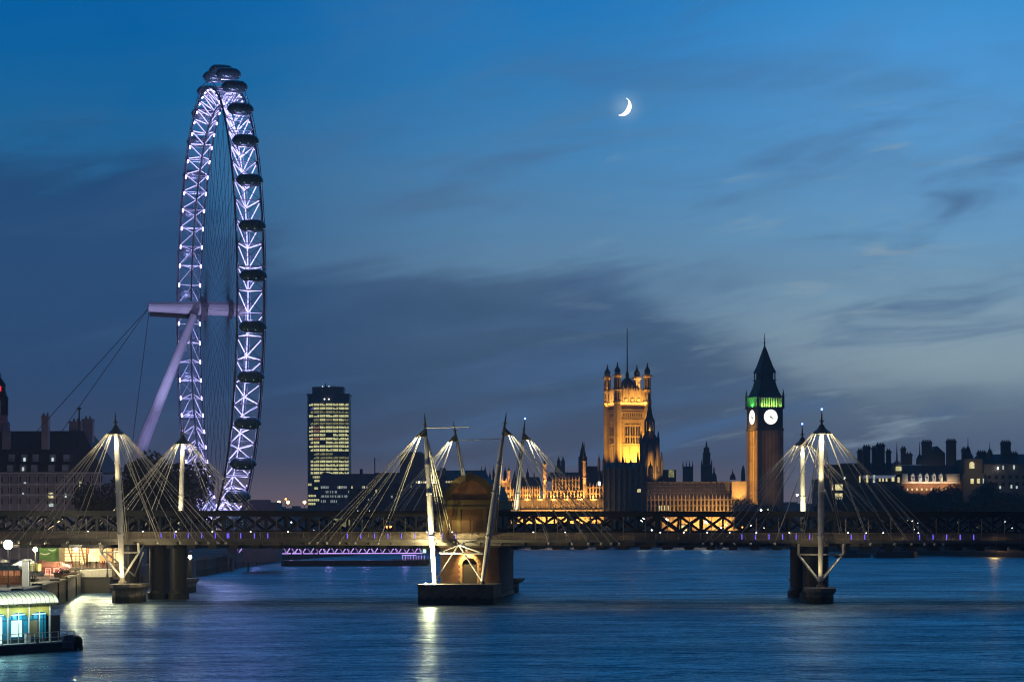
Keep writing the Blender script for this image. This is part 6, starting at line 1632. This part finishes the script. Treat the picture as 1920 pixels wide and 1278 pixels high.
for i in range(10): b.box(-1.7 - i * 3.3, -1.6 - i * 3.3, .3, .4, 1.22, 4.95)
b.build('post', 'white_paint', ls)
b = MB(LF); n = 14
prof = [(2.1 + 2.55 * math.cos(math.pi - math.pi * i / n), 6.0 + 1.55 * math.sin(math.pi * i / n) ** .85) for i in range(n + 1)]
vs_ = []; fs_ = []
for a in (-30.0, .15):
    vs_ += [(a, y, z) for y, z in prof] + [(a, y, z - .08) for y, z in prof]
N1 = n + 1
for i in range(n):
    fs_ += [(i, i + 1, 2 * N1 + i + 1, 2 * N1 + i), (N1 + i, 3 * N1 + i, 3 * N1 + i + 1, N1 + i + 1)]
    fs_ += [(i, N1 + i, N1 + i + 1, i + 1), (2 * N1 + i, 2 * N1 + i + 1, 3 * N1 + i + 1, 3 * N1 + i)]
# rounded closing hip towards the stern
rf = MB(LF); rf.add(vs_, fs_)
hip = []; 
for j in range(5):
    t = j / 4 * math.pi / 2
    hip.append([(.15 + 1.5 * math.sin(t), 2.1 + (y - 2.1) * (.35 + .65 * math.cos(t)), 6.0 + (z - 6.0) * math.cos(t)) for y, z in prof])
for j in range(4):
    for i in range(n):
        rf.add([hip[j][i], hip[j][i + 1], hip[j + 1][i + 1], hip[j + 1][i]], [(0, 1, 2, 3)])
ro = rf.build('canopy_roof', 'roof_sheet', ls, smooth=True)
b = MB(LF)
for k_ in range(40):
    a = .1 - k_ * .72
    b.path([(a, 2.1 + (y - 2.1) * 1.012, z + .03) for y, z in prof], .05, 4)
b.build('roof_rib', 'olive_steel', ro)
b = MB(LF); b.box(-30, .5, -.55, -.28, 5.92, 6.06); b.box(.2, 1.75, -.3, 4.4, 5.9, 6.02); 
for k_ in range(24): b.box(-.36 - k_ * 1.1, -.22 - k_ * 1.1, -.58, -.3, 5.8, 5.93)
b.build('gutter', 'dark_iron', ro)
b = MB(LF); b.box(.56, 2.0, .7, 3.8, 1.22, 4.4); b.build('end_cabin', 'dark_hull', ls)
b = MB(LF)
for i in range(9):
    for q in (.35, 1.15, 2.0): b.box(-2.85 - i * 3.3 + q, -2.79 - i * 3.3 + q, .47, .549, 1.22, 4.6)
b.box(-29, -.4, .5, .549, 1.22, 1.75); b.box(-29, -.4, .5, .549, 3.98, 4.06); b.build('panel_frame', 'panel_frame', ls)
# panels, poster, machines on the cabin side
for (a0, a1, z0, z1, m_, nm) in ((-5.9, -4.35, 2.0, 4.0, 'poster_light', 'lit_poster'), (-3.0, -1.9, 1.9, 3.9, 'olive_steel', 'notice_board'), (-9.4, -7.4, 1.3, 4.5, 'poster_light', 'lit_door')):
    w_ = MB(LF); w_.box(a0, a1, .40, .53, z0, z1); o_ = w_.build(nm, m_, ls)
b = MB(LF); b.box(-4.0, -3.4, -.1, .4, 1.22, 2.3); b.box(-4.05, -3.35, -.15, .45, 2.3, 2.4); b.build('ticket_box', 'white_paint', ls)
for i in range(9):
    b = MB(LF); b.box(-2.75 - i * 3.3, -.55 - i * 3.3, .36, .44, 4.62, 4.74); b.build('strip_light', 'poster_light', ls) if i < 4 else None
for i in range(4):
    lamp('POINT', LF(-1.6 - i * 3.3, -.25, 4.55), (30, 85, 110, 120)[i], (.55, .95, 1), ls, size=.15)
lamp('AREA', LF(-7.5, -2.0, 6.6), 750, (.90, 1, .76), ls, aim=LF(-7.5, 1.4, 7.1), sx=17, sy=.3)
# railing
b = MB(LF)
for i in range(22):
    a = 2.6 - i * 1.25
    b.tube((a, -1.15, 1.2), (a, -1.15, 2.45), .055 if i % 3 else .085, n=6)
for z in (1.8, 2.45): b.tube((2.6, -1.15, z), (-28, -1.15, z), .045, n=6)
for z in (1.8, 2.45): b.tube((2.6, -1.15, z), (2.9, 3.6, z), .045, n=6)
b.build('railing', 'white_paint', ls)
b = MB(LF); b.prism([(.3, -1.45, .35), (2.3, -1.5, .35), (2.6, -1.5, 1.4), (2.1, -1.5, 2.0), (.8, -1.45, 1.9)], (0, .35, 0)); b.build('fender_plate', 'grey_stone', ls)
for (a, y_, z_) in ((3.0, -1.2, .95), (3.8, .4, 1.0), (3.9, 2.0, 1.05), (3.7, 3.6, .95), (3.1, -1.2, .15), (3.9, .5, .2), (4.0, 2.1, .2)):
    b = MB(); c = LF(a, y_, z_ + .1); n1, n2 = 14, 6
    vs_ = []; fs_ = []
    for i in range(n1):
        A = 2 * math.pi * i / n1
        for j in range(n2):
            Bq = 2 * math.pi * j / n2; rr = .55 + .26 * math.cos(Bq)
            vs_.append(c + v * rr * math.cos(A) + UPV * rr * math.sin(A) + u * (.26 * math.sin(Bq) + .2))
    for i in range(n1):
        for j in range(n2): fs_.append((i * n2 + j, ((i + 1) % n1) * n2 + j, ((i + 1) % n1) * n2 + (j + 1) % n2, i * n2 + (j + 1) % n2))
    b.add(vs_, fs_); b.build('tyre_fender', 'rubber', ls, True)
b = MB(LF); b.lathe([(.16, 1.2), (.16, 1.6), (.26, 1.62), (.2, 1.75)], (1.2, -.9, 0), 10); b.lathe([(.16, 1.2), (.16, 1.6), (.26, 1.62), (.2, 1.75)], (-3.0, -.9, 0), 10); b.build('bollard', 'dark_iron', ls)

# ------------------------------------------------------------------ the dusk air over the river
hz = bpy.data.materials.new('dusk_air'); hz.use_nodes = True
nt = hz.node_tree
for n in list(nt.nodes): nt.nodes.remove(n)
pv_ = nt.nodes.new('ShaderNodeVolumePrincipled'); ho = nt.nodes.new('ShaderNodeOutputMaterial')
pv_.inputs['Color'].default_value = (0.95, 0.88, 0.86, 1); pv_.inputs['Density'].default_value = 0.00015; pv_.inputs['Anisotropy'].default_value = 0.2
nt.links.new(pv_.outputs[0], ho.inputs['Volume'])
MATS['dusk_air'] = hz
hb2 = MB().box(-1700, 1700, -120, 2250, -3, 165).build('haze', 'dusk_air')
tag(hb2, 'thin blue dusk haze over the river and city', 'haze', kind='stuff')
